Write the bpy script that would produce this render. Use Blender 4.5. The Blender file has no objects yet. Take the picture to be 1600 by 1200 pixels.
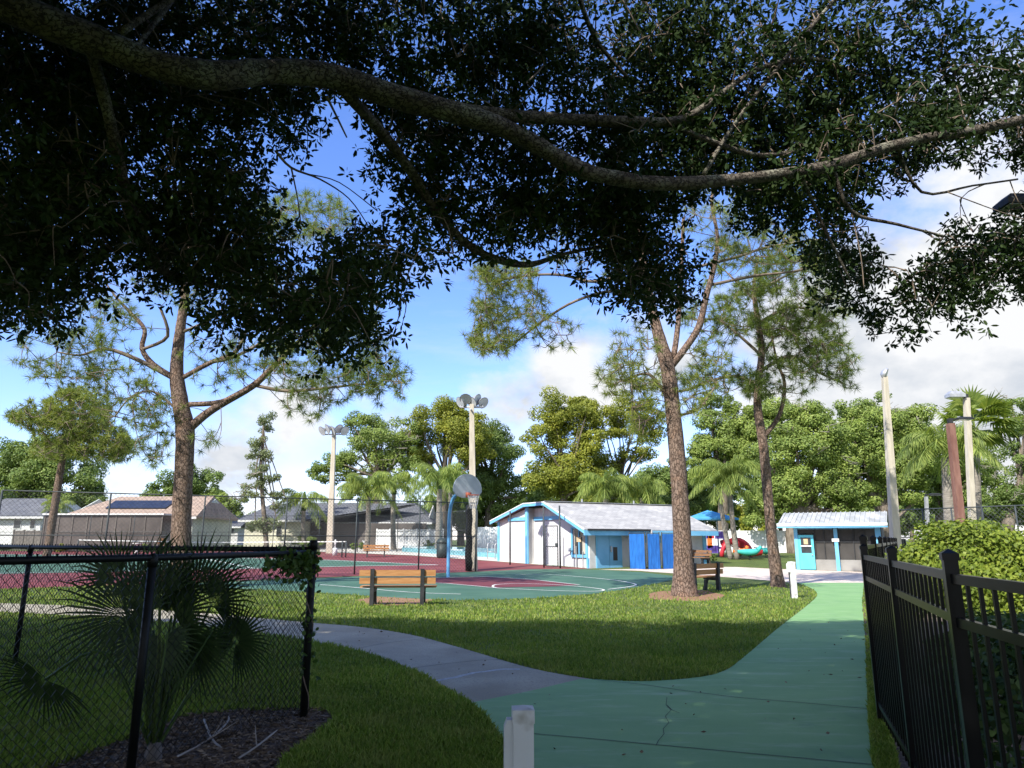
import bpy, bmesh, math, random
import numpy as np
from mathutils import Vector, Matrix
random.seed(7); RNG = np.random.default_rng(11)
R = math.radians
C = bpy.context.scene.collection
# ------------------------------------------------------------------ camera model (photo is 1600 x 1200)
F = 1110.0; Y0 = 843.0; H = 1.55
TH = math.atan((Y0-600)/F); CT, ST = math.cos(TH), math.sin(TH)
GR0, GR1, GRZ = 36.0, 75.0, 0.85            # the ground rises gently beyond the courts
def gz(y): return GRZ*min(1, max(0, (y-GR0)/(GR1-GR0)))
def ray(px, py):
    u = (px-800)/F; v = (600-py)/F
    return (u/(CT-ST*v), (ST+CT*v)/(CT-ST*v))          # X/Y, Z/Y
def P(px, py, d):
    a, b = ray(px, py); return Vector((a*d, d, H+b*d))
def G(px, py, off=0.0):
    a, b = ray(px, py)
    if b >= -1e-4: b = -1e-4
    y = H/-b
    if y > GR0:
        s = GRZ/(GR1-GR0); y = (H+s*GR0)/(s-b)
        if y > GR1: y = (H-GRZ)/-b
    return Vector((a*y, y, gz(y)+off))
def GD(px, d):                                          # ground point on column px (near the horizon) at distance d
    z = gz(d); v = 0
    b = (z-H)/d; t = math.atan(b)-TH; py = 600-F*math.tan(t)
    return Vector((ray(px, py)[0]*d, d, z))
def pxm(n, d): return n*d/F*1.02                        # pixels -> metres at distance d
# ------------------------------------------------------------------ sun
SAZ = Vector((-0.62, -0.785)).normalized(); SEL = R(43)
SUN = Vector((SAZ.x*math.cos(SEL), SAZ.y*math.cos(SEL), math.sin(SEL)))
# ------------------------------------------------------------------ materials
def nt(m):
    m.use_nodes = True; t = m.node_tree; t.nodes.clear(); return t
def ramp(t, fac, stops):
    r = t.nodes.new('ShaderNodeValToRGB'); e = r.color_ramp.elements
    while len(e) < len(stops): e.new(0.5)
    for i, (p, c) in enumerate(stops):
        e[i].position = p; e[i].color = (*c, 1) if len(c) == 3 else c
    t.links.new(fac, r.inputs[0]); return r.outputs[0]
def noise(t, vec, scale, detail=4, rough=.55):
    n = t.nodes.new('ShaderNodeTexNoise'); n.inputs['Scale'].default_value = scale
    n.inputs['Detail'].default_value = detail; n.inputs['Roughness'].default_value = rough
    if vec: t.links.new(vec, n.inputs['Vector'])
    return n.outputs['Fac']
def mapped(t, src, scale=(1,1,1), rot=(0,0,0)):
    m = t.nodes.new('ShaderNodeMapping'); m.inputs['Scale'].default_value = scale; m.inputs['Rotation'].default_value = rot
    t.links.new(src, m.inputs['Vector']); return m.outputs['Vector']
def mixc(t, fac, a, b, mode='MIX'):
    m = t.nodes.new('ShaderNodeMix'); m.data_type = 'RGBA'; m.blend_type = mode
    for s, v in ((m.inputs[0], fac), (m.inputs[6], a), (m.inputs[7], b)):
        if isinstance(v, (int, float)): s.default_value = v
        elif isinstance(v, tuple): s.default_value = (*v, 1)
        else: t.links.new(v, s)
    return m.outputs[2]
def M(name, c1, c2=None, scale=3.0, rough=.7, metal=0, bump=0, bscale=None, stretch=(1,1,1), fine=None, spec=.3, coord='pos', detail=6, lo=.35, hi=.65):
    m = bpy.data.materials.new(name); t = nt(m)
    out = t.nodes.new('ShaderNodeOutputMaterial'); b = t.nodes.new('ShaderNodeBsdfPrincipled')
    t.links.new(b.outputs[0], out.inputs[0])
    b.inputs['Roughness'].default_value = rough; b.inputs['Metallic'].default_value = metal
    b.inputs['Specular IOR Level'].default_value = spec
    if coord == 'pos': src = t.nodes.new('ShaderNodeNewGeometry').outputs['Position']
    else: src = t.nodes.new('ShaderNodeTexCoord').outputs['Object']
    vec = mapped(t, src, stretch)
    if c2 is None: c2 = tuple(min(1, x*1.18) for x in c1)
    col = ramp(t, noise(t, vec, scale, detail), [(lo, c1), (hi, c2)])
    if fine:                                             # fine: (colour, scale, threshold)
        f = ramp(t, noise(t, vec, fine[1], 3), [(fine[2], (0,0,0)), (fine[2]+.12, (1,1,1))])
        col = mixc(t, f, col, fine[0])
    t.links.new(col, b.inputs['Base Color'])
    if bump:
        bp = t.nodes.new('ShaderNodeBump'); bp.inputs['Strength'].default_value = bump; bp.inputs['Distance'].default_value = .02
        t.links.new(noise(t, vec, bscale or scale*6, 5), bp.inputs['Height']); t.links.new(bp.outputs[0], b.inputs['Normal'])
    return m
def LEAF(name, cols, trans=.3, rough=.5, spec=.25, patch=None):
    m = bpy.data.materials.new(name); t = nt(m)
    out = t.nodes.new('ShaderNodeOutputMaterial'); b = t.nodes.new('ShaderNodeBsdfPrincipled')
    g = t.nodes.new('ShaderNodeNewGeometry')
    n = len(cols); col = ramp(t, g.outputs['Random Per Island'], [(i/(n-1) if n > 1 else 0, c) for i, c in enumerate(cols)])
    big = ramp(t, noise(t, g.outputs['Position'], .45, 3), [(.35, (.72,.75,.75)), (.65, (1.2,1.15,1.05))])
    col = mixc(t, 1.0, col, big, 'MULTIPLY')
    if patch: col = mixc(t, ramp(t, noise(t, g.outputs['Position'], 1.5, 7, .65), [(.5, (0,0,0)), (.72, (.7,.7,.7))]), col, patch)
    t.links.new(col, b.inputs['Base Color']); b.inputs['Roughness'].default_value = rough; b.inputs['Specular IOR Level'].default_value = spec
    if trans:
        tr = t.nodes.new('ShaderNodeBsdfTranslucent'); mx = t.nodes.new('ShaderNodeMixShader'); mx.inputs[0].default_value = trans
        t.links.new(mixc(t, 1.0, col, (1.3,1.3,.6), 'MULTIPLY'), tr.inputs[0])
        t.links.new(b.outputs[0], mx.inputs[1]); t.links.new(tr.outputs[0], mx.inputs[2]); t.links.new(mx.outputs[0], out.inputs[0])
    else: t.links.new(b.outputs[0], out.inputs[0])
    return m
def BARK(name, dark, mid, light, vs=2.0, stretch=(9,9,2.2), patch=None):
    m = bpy.data.materials.new(name); t = nt(m)
    out = t.nodes.new('ShaderNodeOutputMaterial'); b = t.nodes.new('ShaderNodeBsdfPrincipled'); t.links.new(b.outputs[0], out.inputs[0])
    b.inputs['Roughness'].default_value = .9; b.inputs['Specular IOR Level'].default_value = .15
    src = t.nodes.new('ShaderNodeNewGeometry').outputs['Position']
    vec = mapped(t, src, stretch)
    v = t.nodes.new('ShaderNodeTexVoronoi'); v.feature = 'DISTANCE_TO_EDGE'; v.inputs['Scale'].default_value = vs
    nn = t.nodes.new('ShaderNodeTexNoise'); nn.inputs['Scale'].default_value = 3; t.links.new(vec, nn.inputs['Vector'])
    t.links.new(mixc(t, .45, vec, nn.outputs['Color']), v.inputs['Vector'])
    crack = ramp(t, v.outputs['Distance'], [(.0, (.15,.15,.15)), (.11, (1,1,1))])
    body = ramp(t, noise(t, vec, 1.6, 6), [(.3, mid), (.7, light)])
    if patch:
        pf = ramp(t, noise(t, src, 3.2, 7), [(.5, (0,0,0)), (.66, (.85,.85,.85))]); body = mixc(t, pf, body, patch)
    col = mixc(t, crack, dark, body); t.links.new(col, b.inputs['Base Color'])
    bp = t.nodes.new('ShaderNodeBump'); bp.inputs['Strength'].default_value = .9; bp.inputs['Distance'].default_value = .03
    t.links.new(crack, bp.inputs['Height']); t.links.new(bp.outputs[0], b.inputs['Normal'])
    return m
def BRICKM(name, a, b_, mortar, scale, rotz=0, w=.5, h=.25, msize=.02, rough=.8, proj='xy', bump=.3):
    m = bpy.data.materials.new(name); t = nt(m)
    out = t.nodes.new('ShaderNodeOutputMaterial'); b = t.nodes.new('ShaderNodeBsdfPrincipled'); t.links.new(b.outputs[0], out.inputs[0])
    b.inputs['Roughness'].default_value = rough
    src = t.nodes.new('ShaderNodeNewGeometry').outputs['Position']
    rot = (0,0,rotz) if proj == 'xy' else (R(90), 0, rotz)
    vec = mapped(t, mapped(t, src, (1,1,1), (0,0,rotz)), (1,1,1), (R(-90) if proj != 'xy' else 0, 0, 0))
    br = t.nodes.new('ShaderNodeTexBrick'); br.inputs['Scale'].default_value = scale
    br.inputs['Color1'].default_value = (*a,1); br.inputs['Color2'].default_value = (*b_,1); br.inputs['Mortar'].default_value = (*mortar,1)
    br.inputs['Mortar Size'].default_value = msize; br.inputs['Brick Width'].default_value = w; br.inputs['Row Height'].default_value = h
    t.links.new(vec, br.inputs['Vector'])
    col = mixc(t, 1.0, br.outputs['Color'], ramp(t, noise(t, src, 1.3, 6), [(.3, (.8,.8,.8)), (.7, (1.1,1.08,1.05))]), 'MULTIPLY')
    t.links.new(col, b.inputs['Base Color'])
    return m
MT = {}
def PATHM():
    m = bpy.data.materials.new('green_path_paint'); t = nt(m)
    out = t.nodes.new('ShaderNodeOutputMaterial'); b = t.nodes.new('ShaderNodeBsdfPrincipled'); t.links.new(b.outputs[0], out.inputs[0])
    b.inputs['Roughness'].default_value = .72; b.inputs['Specular IOR Level'].default_value = .25
    src = t.nodes.new('ShaderNodeNewGeometry').outputs['Position']
    col = ramp(t, noise(t, mapped(t, src, (1,1.6,1), (0,0,.4)), .8, 8, .65), [(.3, (.17,.33,.13)), (.7, (.225,.4,.165))])
    worn = ramp(t, noise(t, mapped(t, src, (.7,3.5,1), (0,0,-.45)), 1.6, 9, .7), [(.52, (0,0,0)), (.72, (.75,.75,.75))])
    col = mixc(t, worn, col, (.35,.47,.3))
    stain = ramp(t, noise(t, src, 1.1, 8, .7), [(.56, (0,0,0)), (.75, (.6,.6,.6))]); col = mixc(t, stain, col, (.11,.225,.12))
    sp = ramp(t, noise(t, src, 160, 2), [(.6, (0,0,0)), (.72, (.35,.35,.35))]); col = mixc(t, sp, col, (.04,.09,.06))
    t.links.new(col, b.inputs['Base Color'])
    bp = t.nodes.new('ShaderNodeBump'); bp.inputs['Strength'].default_value = .25; bp.inputs['Distance'].default_value = .004
    t.links.new(noise(t, src, 120, 4), bp.inputs['Height']); t.links.new(bp.outputs[0], b.inputs['Normal'])
    return m
def setup_mats():
    m = MT
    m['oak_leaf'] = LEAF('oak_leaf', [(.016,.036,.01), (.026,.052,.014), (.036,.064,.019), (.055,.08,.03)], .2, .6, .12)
    m['bg_leaf'] = LEAF('bg_leaf', [(.155,.23,.055), (.225,.31,.075), (.31,.38,.11)], .3)
    m['bg_dark'] = LEAF('bg_dark', [(.115,.19,.05), (.17,.245,.065), (.23,.3,.09)], .3)
    m['bg_yellow'] = LEAF('bg_yellow', [(.17,.215,.035), (.25,.285,.045), (.33,.345,.06)], .35)
    m['bg_pale'] = LEAF('bg_pale', [(.15,.19,.09), (.22,.27,.13), (.27,.31,.17)], .35)
    m['needle'] = LEAF('needle', [(.115,.175,.042), (.175,.24,.055), (.26,.31,.08)], .35)
    m['needle_y'] = LEAF('needle_y', [(.13,.19,.045), (.21,.265,.058), (.32,.33,.09)], .35)
    m['palm'] = LEAF('palm', [(.14,.2,.055), (.22,.3,.075), (.34,.4,.11)], .4)
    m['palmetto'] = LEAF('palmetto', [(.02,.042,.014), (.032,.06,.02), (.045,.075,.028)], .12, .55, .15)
    m['bush'] = LEAF('bush', [(.11,.165,.025), (.2,.275,.035), (.32,.38,.06)], .3)
    m['vine'] = LEAF('vine', [(.03,.065,.015), (.05,.1,.02), (.09,.14,.035)], .25)
    m['blade'] = LEAF('blade', [(.1,.18,.025), (.155,.255,.035), (.235,.33,.06), (.34,.36,.12)], .3, .55, .3, (.3,.31,.1))
    m['dead'] = LEAF('dead', [(.3,.17,.09), (.2,.12,.07)], .2)
    m['bark_oak'] = BARK('bark_oak', (.045,.037,.03), (.085,.07,.058), (.19,.165,.135), 4.2, (7,9,9), (.25,.25,.195))
    m['bark_pine'] = BARK('bark_pine', (.07,.048,.038), (.16,.11,.085), (.27,.2,.16), 2.6, (9,9,4.5), (.24,.155,.11))
    m['bark_far'] = M('bark_far', (.1,.08,.06), (.24,.2,.16), 2, .9, stretch=(3,3,1))
    m['bark_palm'] = M('bark_palm', (.17,.15,.125), (.31,.28,.24), 2, .9, stretch=(1,1,12), bump=.3)
    m['twig'] = M('twig', (.13,.1,.075), (.24,.19,.15), 5, .9)
    m['twig_grey'] = M('twig_grey', (.25,.22,.19), (.38,.35,.31), 5, .9)
    m['grass'] = M('grass_ground', (.05,.075,.018), (.1,.145,.03), 1.1, .9, fine=((.16,.19,.05), 30, .52), bump=.5, bscale=40)
    m['green'] = PATHM()
    m['grey'] = M('grey_concrete', (.28,.25,.18), (.395,.36,.265), 1.1, .85, fine=((.2,.19,.17), 45, .56), bump=.25, bscale=90)
    m['court'] = M('court_green', (.048,.118,.076), (.08,.165,.11), .5, .75, fine=((.045,.1,.07), 4, .62))
    m['red'] = M('court_red', (.16,.036,.038), (.23,.064,.062), .5, .75, fine=((.14,.04,.045), 5, .62))
    m['key'] = M('key_maroon', (.13,.028,.036), (.165,.042,.046), .8, .75)
    m['white_line'] = M('line_white', (.62,.64,.6), (.8,.8,.78), 5, .7)
    m['joint'] = M('joint_dark', (.03,.045,.045), (.06,.07,.07), 8, .9)
    m['patch'] = M('crack_filler', (.3,.3,.29), (.5,.5,.48), 25, .85)
    m['paver'] = BRICKM('brick_pavers', (.62,.5,.42), (.72,.63,.55), (.5,.44,.38), 2.2, .5, .5, .25, .012)
    m['deck'] = M('pool_deck', (.5,.47,.42), (.64,.61,.55), .8, .85)
    m['water'] = M('pool_water', (.1,.42,.52), (.2,.6,.68), 1.5, .08, spec=.6)
    m['pooltile'] = M('pool_tile', (.12,.33,.4), (.25,.5,.55), 6, .4)
    m['mulch'] = M('mulch', (.08,.06,.045), (.2,.145,.11), 14, .95, bump=1, bscale=50)
    m['needlemulch'] = M('pine_straw', (.2,.11,.06), (.34,.2,.12), 14, .95, bump=.8, bscale=40)
    m['chip'] = LEAF('mulch_chip', [(.06,.045,.035), (.16,.12,.09), (.3,.25,.2)], 0, .95, .1)
    m['black'] = M('black_metal', (.004,.004,.0045), (.007,.007,.0075), 8, .3, spec=.22)
    m['vinyl'] = M('black_vinyl', (.004,.005,.004), (.009,.01,.009), 9, .5, spec=.22)
    m['meshwire'] = M('dark_wire', (.06,.065,.07), (.1,.105,.11), 9, .6)
    m['fpost'] = M('dark_green_post', (.03,.04,.045), (.06,.07,.075), 4, .6)
    m['galv'] = M('galvanised', (.42,.43,.44), (.55,.56,.57), 6, .45, .5)
    m['concpole'] = M('concrete_pole', (.42,.38,.3), (.56,.51,.42), 2, .85, stretch=(4,4,.6))
    m['rust'] = M('rusty_brown', (.17,.08,.065), (.26,.14,.11), 2.5, .8, stretch=(3,3,.7))
    m['white'] = M('white_paint', (.62,.63,.62), (.74,.75,.75), 1.6, .6, fine=((.42,.41,.37), 7, .6))
    m['vinylw'] = M('white_vinyl', (.7,.72,.73), (.8,.81,.81), 2, .5)
    m['batten'] = M('white_batten', (.56,.57,.58), (.68,.685,.69), 1.2, .75, stretch=(3,3,.6))
    m['stucco'] = M('white_stucco', (.5,.5,.5), (.62,.615,.6), 1.4, .85, bump=.3, bscale=40)
    m['blue'] = M('sky_blue_trim', (.14,.43,.68), (.2,.5,.75), 2, .55)
    m['bdoor'] = M('blue_door', (.15,.39,.62), (.2,.45,.69), 1.2, .5)
    m['bcyan'] = M('cyan_door', (.1,.5,.64), (.14,.57,.7), 1.5, .45)
    m['bmesh'] = M('blue_windscreen', (.012,.1,.36), (.02,.15,.5), 1.8, .7, stretch=(5,5,1), bump=.4)
    m['bpole'] = M('blue_pole', (.1,.3,.56), (.14,.38,.66), 3, .4)
    m['shingle'] = BRICKM('grey_shingle', (.36,.36,.36), (.47,.47,.46), (.25,.25,.25), 1.4, -.52, .6, .3, .02)
    m['metalroof'] = M('white_metal_roof', (.3,.315,.31), (.5,.51,.5), 1.5, .5, stretch=(2,.5,1))
    m['brownroof'] = BRICKM('brown_shingle', (.34,.25,.19), (.42,.32,.25), (.24,.18,.14), .9, 0, .6, .3, .03)
    m['darkroof'] = BRICKM('dark_shingle', (.11,.12,.14), (.16,.17,.19), (.07,.07,.08), .9, 0, .6, .3, .03)
    m['screen'] = M('dark_screen', (.035,.033,.03), (.075,.07,.065), .7, .6)
    m['screen2'] = M('porch_screen', (.08,.07,.065), (.16,.14,.13), .4, .8)
    m['kick'] = M('grey_kick_panel', (.24,.235,.22), (.32,.315,.3), 1.0, .8)
    m['glass'] = M('window_glass', (.02,.025,.03), (.06,.07,.075), 1.5, .08, spec=.8)
    m['curtain'] = M('curtain', (.4,.36,.3), (.6,.55,.46), 3, .9, stretch=(8,8,.5))
    m['solar'] = M('solar_panel', (.012,.014,.024), (.03,.033,.045), 2, .3, spec=.35)
    m['slat'] = M('cedar_slat', (.34,.16,.06), (.46,.24,.1), 3, .6, stretch=(1,6,9), coord='obj')
    m['slatdark'] = M('brown_slat', (.2,.11,.06), (.3,.17,.1), 3, .6, stretch=(1,6,9), coord='obj')
    m['frame'] = M('charcoal_frame', (.02,.022,.024), (.04,.042,.045), 5, .6)
    m['board'] = M('grey_board', (.35,.4,.43), (.42,.47,.5), 2, .5)
    m['rim'] = M('rust_rim', (.3,.07,.04), (.4,.12,.07), 4, .6)
    m['net'] = M('net_cord', (.62,.62,.62), (.75,.75,.75), 8, .9)
    m['lampglass'] = M('lamp_lens', (.45,.48,.5), (.6,.63,.65), 2, .15, spec=.6)
    m['pred'] = M('red_plastic', (.5,.03,.05), (.6,.05,.07), 2, .4)
    m['porange'] = M('orange_plastic', (.7,.16,.03), (.8,.2,.05), 2, .4)
    m['ppurple'] = M('purple_plastic', (.1,.07,.36), (.16,.11,.46), 2, .4)
    m['pteal'] = M('teal_plastic', (.05,.42,.38), (.08,.5,.46), 2, .4)
    m['pcanopy'] = M('blue_canopy', (.06,.3,.6), (.1,.38,.68), 1.5, .7)
    m['bin'] = M('dark_bin', (.02,.03,.03), (.035,.05,.05), 3, .5)
    m['sign'] = M('tan_sign', (.5,.38,.22), (.6,.47,.3), 5, .6)
    m['terracotta'] = M('terracotta', (.42,.17,.09), (.5,.22,.12), 4, .8)
    m['beige'] = M('beige_wall', (.6,.58,.45), (.7,.68,.55), 1, .8)
    m['greenwall'] = M('pale_wall', (.5,.56,.5), (.62,.66,.6), 1, .8)
    m['woodgrey'] = M('grey_wood', (.12,.11,.1), (.2,.18,.16), 2, .9, stretch=(6,6,.5))
setup_mats()
# ------------------------------------------------------------------ mesh helpers
def tag(o, label=None, cat=None, group=None, kind=None):
    if label: o['label'] = label
    if cat: o['category'] = cat
    if group: o['group'] = group
    if kind: o['kind'] = kind
    return o
def thing(name, loc, label, cat, group=None, rz=0):
    o = bpy.data.objects.new(name, None); C.objects.link(o); o.location = loc; o.rotation_euler = (0,0,rz)
    o.empty_display_size = .2
    return tag(o, label, cat, group)
def link(name, me, mat, parent=None, smooth=False):
    o = bpy.data.objects.new(name, me); C.objects.link(o)
    for m in (mat if isinstance(mat, (list, tuple)) else [mat]): me.materials.append(MT[m] if isinstance(m, str) else m)
    if smooth: me.shade_smooth()
    if parent is not None: o.parent = parent
    return o
class MB:
    """collects boxes, bars, tubes and faces; build() links them as one mesh object (world coords, or local=True)"""
    def __init__(s): s.v = []; s.f = []; s.mi = []; s.m = 0
    def face(s, pts):
        n = len(s.v); s.v += [tuple(p) for p in pts]; s.f.append(tuple(range(n, n+len(pts)))); s.mi.append(s.m); return s
    def raw(s, vs, fs):
        n = len(s.v); s.v += [tuple(p) for p in vs]; s.f += [tuple(i+n for i in f) for f in fs]; s.mi += [s.m]*len(fs); return s
    def box(s, c, size, rz=0, u=None):
        c = Vector(c); ca, sa = math.cos(rz), math.sin(rz); x, y, z = [k/2 for k in size]
        vs = []
        for dz in (-z, z):
            for dx, dy in ((-x,-y),(x,-y),(x,y),(-x,y)):
                vs.append((c.x+dx*ca-dy*sa, c.y+dx*sa+dy*ca, c.z+dz))
        return s.raw(vs, [(3,2,1,0),(4,5,6,7),(0,1,5,4),(1,2,6,5),(2,3,7,6),(3,0,4,7)])
    def bar(s, a, b, w, t=None, up=(0,0,1)):
        a = Vector(a); b = Vector(b); t = t or w; d = (b-a).normalized(); up = Vector(up)
        if abs(d.dot(up)) > .95: up = Vector((0,1,0))
        x = d.cross(up).normalized(); y = x.cross(d).normalized(); vs = []
        for q in (a, b):
            for i, j in ((-1,-1),(1,-1),(1,1),(-1,1)): vs.append(q+x*(i*w/2)+y*(j*t/2))
        return s.raw(vs, [(3,2,1,0),(4,5,6,7),(0,1,5,4),(1,2,6,5),(2,3,7,6),(3,0,4,7)])
    def tube(s, pts, rad, n=6, cap=True):
        pts = [Vector(p) for p in pts]; k = len(pts)
        rad = rad if isinstance(rad, (list, tuple)) else [rad]*k
        vs = []; x = None
        for i, p in enumerate(pts):
            d = (pts[min(i+1, k-1)]-pts[max(i-1, 0)]).normalized()
            if x is None:
                up = Vector((0,0,1)) if abs(d.z) < .9 else Vector((0,1,0)); x = d.cross(up).normalized()
            x = (x-d*x.dot(d)).normalized(); y = d.cross(x)
            for j in range(n):
                a = 2*math.pi*j/n; vs.append(p+(x*math.cos(a)+y*math.sin(a))*rad[i])
        fs = [(i*n+j, i*n+(j+1)%n, (i+1)*n+(j+1)%n, (i+1)*n+j) for i in range(k-1) for j in range(n)]
        if cap: fs += [tuple(range(n-1, -1, -1)), tuple(range((k-1)*n, k*n))]
        return s.raw(vs, fs)
    def prism(s, poly, off):
        """closed polygon of points extruded by vector off"""
        poly = [Vector(p) for p in poly]; off = Vector(off); n = len(poly)
        return s.raw(poly+[p+off for p in poly], [tuple(range(n-1,-1,-1)), tuple(range(n, 2*n))]+[(i, (i+1)%n, n+(i+1)%n, n+i) for i in range(n)])
    def lathe(s, c, prof, n=12):
        c = Vector(c); vs = []
        for r, z in prof:
            for j in range(n): a = 2*math.pi*j/n; vs.append((c.x+r*math.cos(a), c.y+r*math.sin(a), c.z+z))
        k = len(prof); fs = [(i*n+j, i*n+(j+1)%n, (i+1)*n+(j+1)%n, (i+1)*n+j) for i in range(k-1) for j in range(n)]
        fs += [tuple(range(n-1,-1,-1)), tuple(range((k-1)*n, k*n))]
        return s.raw(vs, fs)
    def build(s, name, mat, parent=None, smooth=False, local=False):
        o = (0,0,0) if (parent is None or local) else root_of(parent).location
        me = bpy.data.meshes.new(name); me.from_pydata([(a-o[0], b-o[1], c-o[2]) for a, b, c in s.v], [], s.f)
        if isinstance(mat, (list, tuple)): me.polygons.foreach_set('material_index', s.mi)
        me.update()
        bm = bmesh.new(); bm.from_mesh(me); bmesh.ops.recalc_face_normals(bm, faces=bm.faces[:]); bm.to_mesh(me); bm.free()
        return link(name, me, mat, parent, smooth)
def root_of(o):
    while o.parent: o = o.parent
    return o
def build_np(name, verts, k, mat, parent=None, kind=None, mb=None, mat2=None):
    """verts (N*k,3): N separate k-gons; mb: more faces (the twigs that carry the leaves) with a second material"""
    verts = np.asarray(verts, dtype=np.float32).reshape(-1, 3); n0 = len(verts)
    if mb is not None and mb.f: verts = np.concatenate([verts, np.array(mb.v, dtype=np.float32)])
    if parent is not None: verts = verts-np.array(root_of(parent).location, dtype=np.float32)
    me = bpy.data.meshes.new(name); nv = len(verts); nf = n0//k
    me.vertices.add(nv); me.vertices.foreach_set('co', np.ascontiguousarray(verts).ravel())
    lv = np.arange(n0, dtype=np.int32); st = np.arange(0, n0, k, dtype=np.int32); mi = np.zeros(nf, dtype=np.int32)
    if mb is not None and mb.f:
        ln = np.array([len(f) for f in mb.f], dtype=np.int32)
        lv = np.concatenate([lv, np.array([i+n0 for f in mb.f for i in f], dtype=np.int32)])
        st = np.concatenate([st, n0+np.concatenate([[0], np.cumsum(ln)[:-1]]).astype(np.int32)]); mi = np.concatenate([mi, np.ones(len(ln), dtype=np.int32)])
    me.loops.add(len(lv)); me.loops.foreach_set('vertex_index', lv)
    me.polygons.add(len(st)); me.polygons.foreach_set('loop_start', st); me.polygons.foreach_set('material_index', mi)
    me.update(calc_edges=True)
    o = link(name, me, [mat, mat2] if mat2 else mat, parent)
    if kind: o['kind'] = kind
    return o
def copy_tree(o, parent=None):
    c = o.copy(); C.objects.link(c)
    if parent is not None: c.parent = parent
    for ch in list(o.children): copy_tree(ch, c)
    return c
def catmull(pts, n=6, closed=False):
    pts = [Vector(p) for p in pts]; k = len(pts); out = []
    rng = range(k if closed else k-1)
    for i in rng:
        if closed: a, b, c, d = pts[i-1], pts[i], pts[(i+1)%k], pts[(i+2)%k]
        else: a, b, c, d = pts[max(i-1,0)], pts[i], pts[i+1], pts[min(i+2,k-1)]
        for j in range(n):
            t = j/n; out.append(.5*((2*b)+(c-a)*t+(2*a-5*b+4*c-d)*t*t+(3*b-a-3*c+d)*t*t*t))
    if not closed: out.append(pts[-1])
    return out
def sheet(name, poly, off, mat, parent=None, kind='structure', breaks=(GR0, GR1)):
    """ground sheet: polygon of (x,y), draped on the ground, off metres above it"""
    bm = bmesh.new(); bm.faces.new([bm.verts.new((p[0], p[1], 0)) for p in poly])
    bmesh.ops.triangulate(bm, faces=bm.faces[:])
    for y in breaks:
        bmesh.ops.bisect_plane(bm, geom=bm.verts[:]+bm.edges[:]+bm.faces[:], plane_co=(0,y,0), plane_no=(0,1,0))
    for v in bm.verts: v.co.z = gz(v.co.y)+off
    bmesh.ops.recalc_face_normals(bm, faces=bm.faces[:])
    if bm.faces and sum(f.normal.z for f in bm.faces) < 0: bmesh.ops.reverse_faces(bm, faces=bm.faces[:])
    me = bpy.data.meshes.new(name); bm.to_mesh(me); bm.free()
    o = link(name, me, mat, parent)
    if kind and parent is None: o['kind'] = kind
    return o
def strip(mb, pts, w, off):
    """painted line on the ground along pts (x,y)"""
    pts = [Vector((p[0], p[1])) for p in pts]; L = []
    for i, p in enumerate(pts):
        d = (pts[min(i+1,len(pts)-1)]-pts[max(i-1,0)]); d.normalize(); n = Vector((-d.y, d.x))*(w/2); L.append((p+n, p-n))
    for (a, b), (c, d) in zip(L, L[1:]):
        mb.face([(q.x, q.y, gz(q.y)+off) for q in (a, b, d, c)])
def inpoly(x, y, poly):
    poly = np.asarray([(p[0], p[1]) for p in poly]); r = np.zeros(len(x), bool); n = len(poly); j = n-1
    for i in range(n):
        xi, yi = poly[i]; xj, yj = poly[j]
        c = ((yi > y) != (yj > y)) & (x < (xj-xi)*(y-yi)/(yj-yi+1e-12)+xi); r ^= c; j = i
    return r
def unit(n):
    v = RNG.normal(size=(n,3)); return v/np.linalg.norm(v, axis=1, keepdims=True)
def rhombs(p, L, W, d=None, fold=0):
    """leaf shaped quads at points p; L, W arrays or numbers; d = leaf directions"""
    n = len(p); d = unit(n) if d is None else d
    s = np.cross(d, unit(n)); s /= np.linalg.norm(s, axis=1, keepdims=True)+1e-9
    L = np.broadcast_to(np.asarray(L, float), (n,))[:,None]; W = np.broadcast_to(np.asarray(W, float), (n,))[:,None]
    return np.stack([p, p+d*L*.45+s*W*.5, p+d*L, p+d*L*.45-s*W*.5], 1).reshape(-1,3)
def faced(p, L, W, out, j=.75):
    """leaf quads whose faces look outwards from the clump"""
    n = len(p); nr = out+unit(n)*j+np.array([0,0,.25]); nr /= np.linalg.norm(nr, axis=1, keepdims=True)
    d = np.cross(nr, unit(n)); d /= np.linalg.norm(d, axis=1, keepdims=True)+1e-9; s = np.cross(nr, d)
    L = L[:,None]; W = W[:,None]; q = p-d*L*.5
    return np.stack([q, q+d*L*.45+s*W*.5, q+d*L, q+d*L*.45-s*W*.5], 1).reshape(-1,3)
def leaf6(p, L, W, d):
    n = len(p); s = np.cross(d, unit(n)); s /= np.linalg.norm(s, axis=1, keepdims=True)+1e-9
    L = L[:,None]; W = W[:,None]
    return np.stack([p, p+d*L*.3+s*W*.42, p+d*L*.68+s*W*.46, p+d*L, p+d*L*.68-s*W*.46, p+d*L*.3-s*W*.42], 1).reshape(-1,3)
def needles(p, axis, nper, L, W, spread=1.0):
    """star tufts of thin triangles"""
    n = len(p); P_ = np.repeat(p, nper, 0); d = unit(n*nper)*spread+np.repeat(axis, nper, 0); d /= np.linalg.norm(d, axis=1, keepdims=True)
    s = np.cross(d, unit(n*nper)); s /= np.linalg.norm(s, axis=1, keepdims=True)+1e-9
    l = (L*RNG.uniform(.7, 1.15, n*nper))[:,None]; w = W*1.25
    q0 = P_+d*l*.06
    return np.stack([q0-s*w*.5, q0+s*w*.5, P_+d*l], 1).reshape(-1,3)
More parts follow.
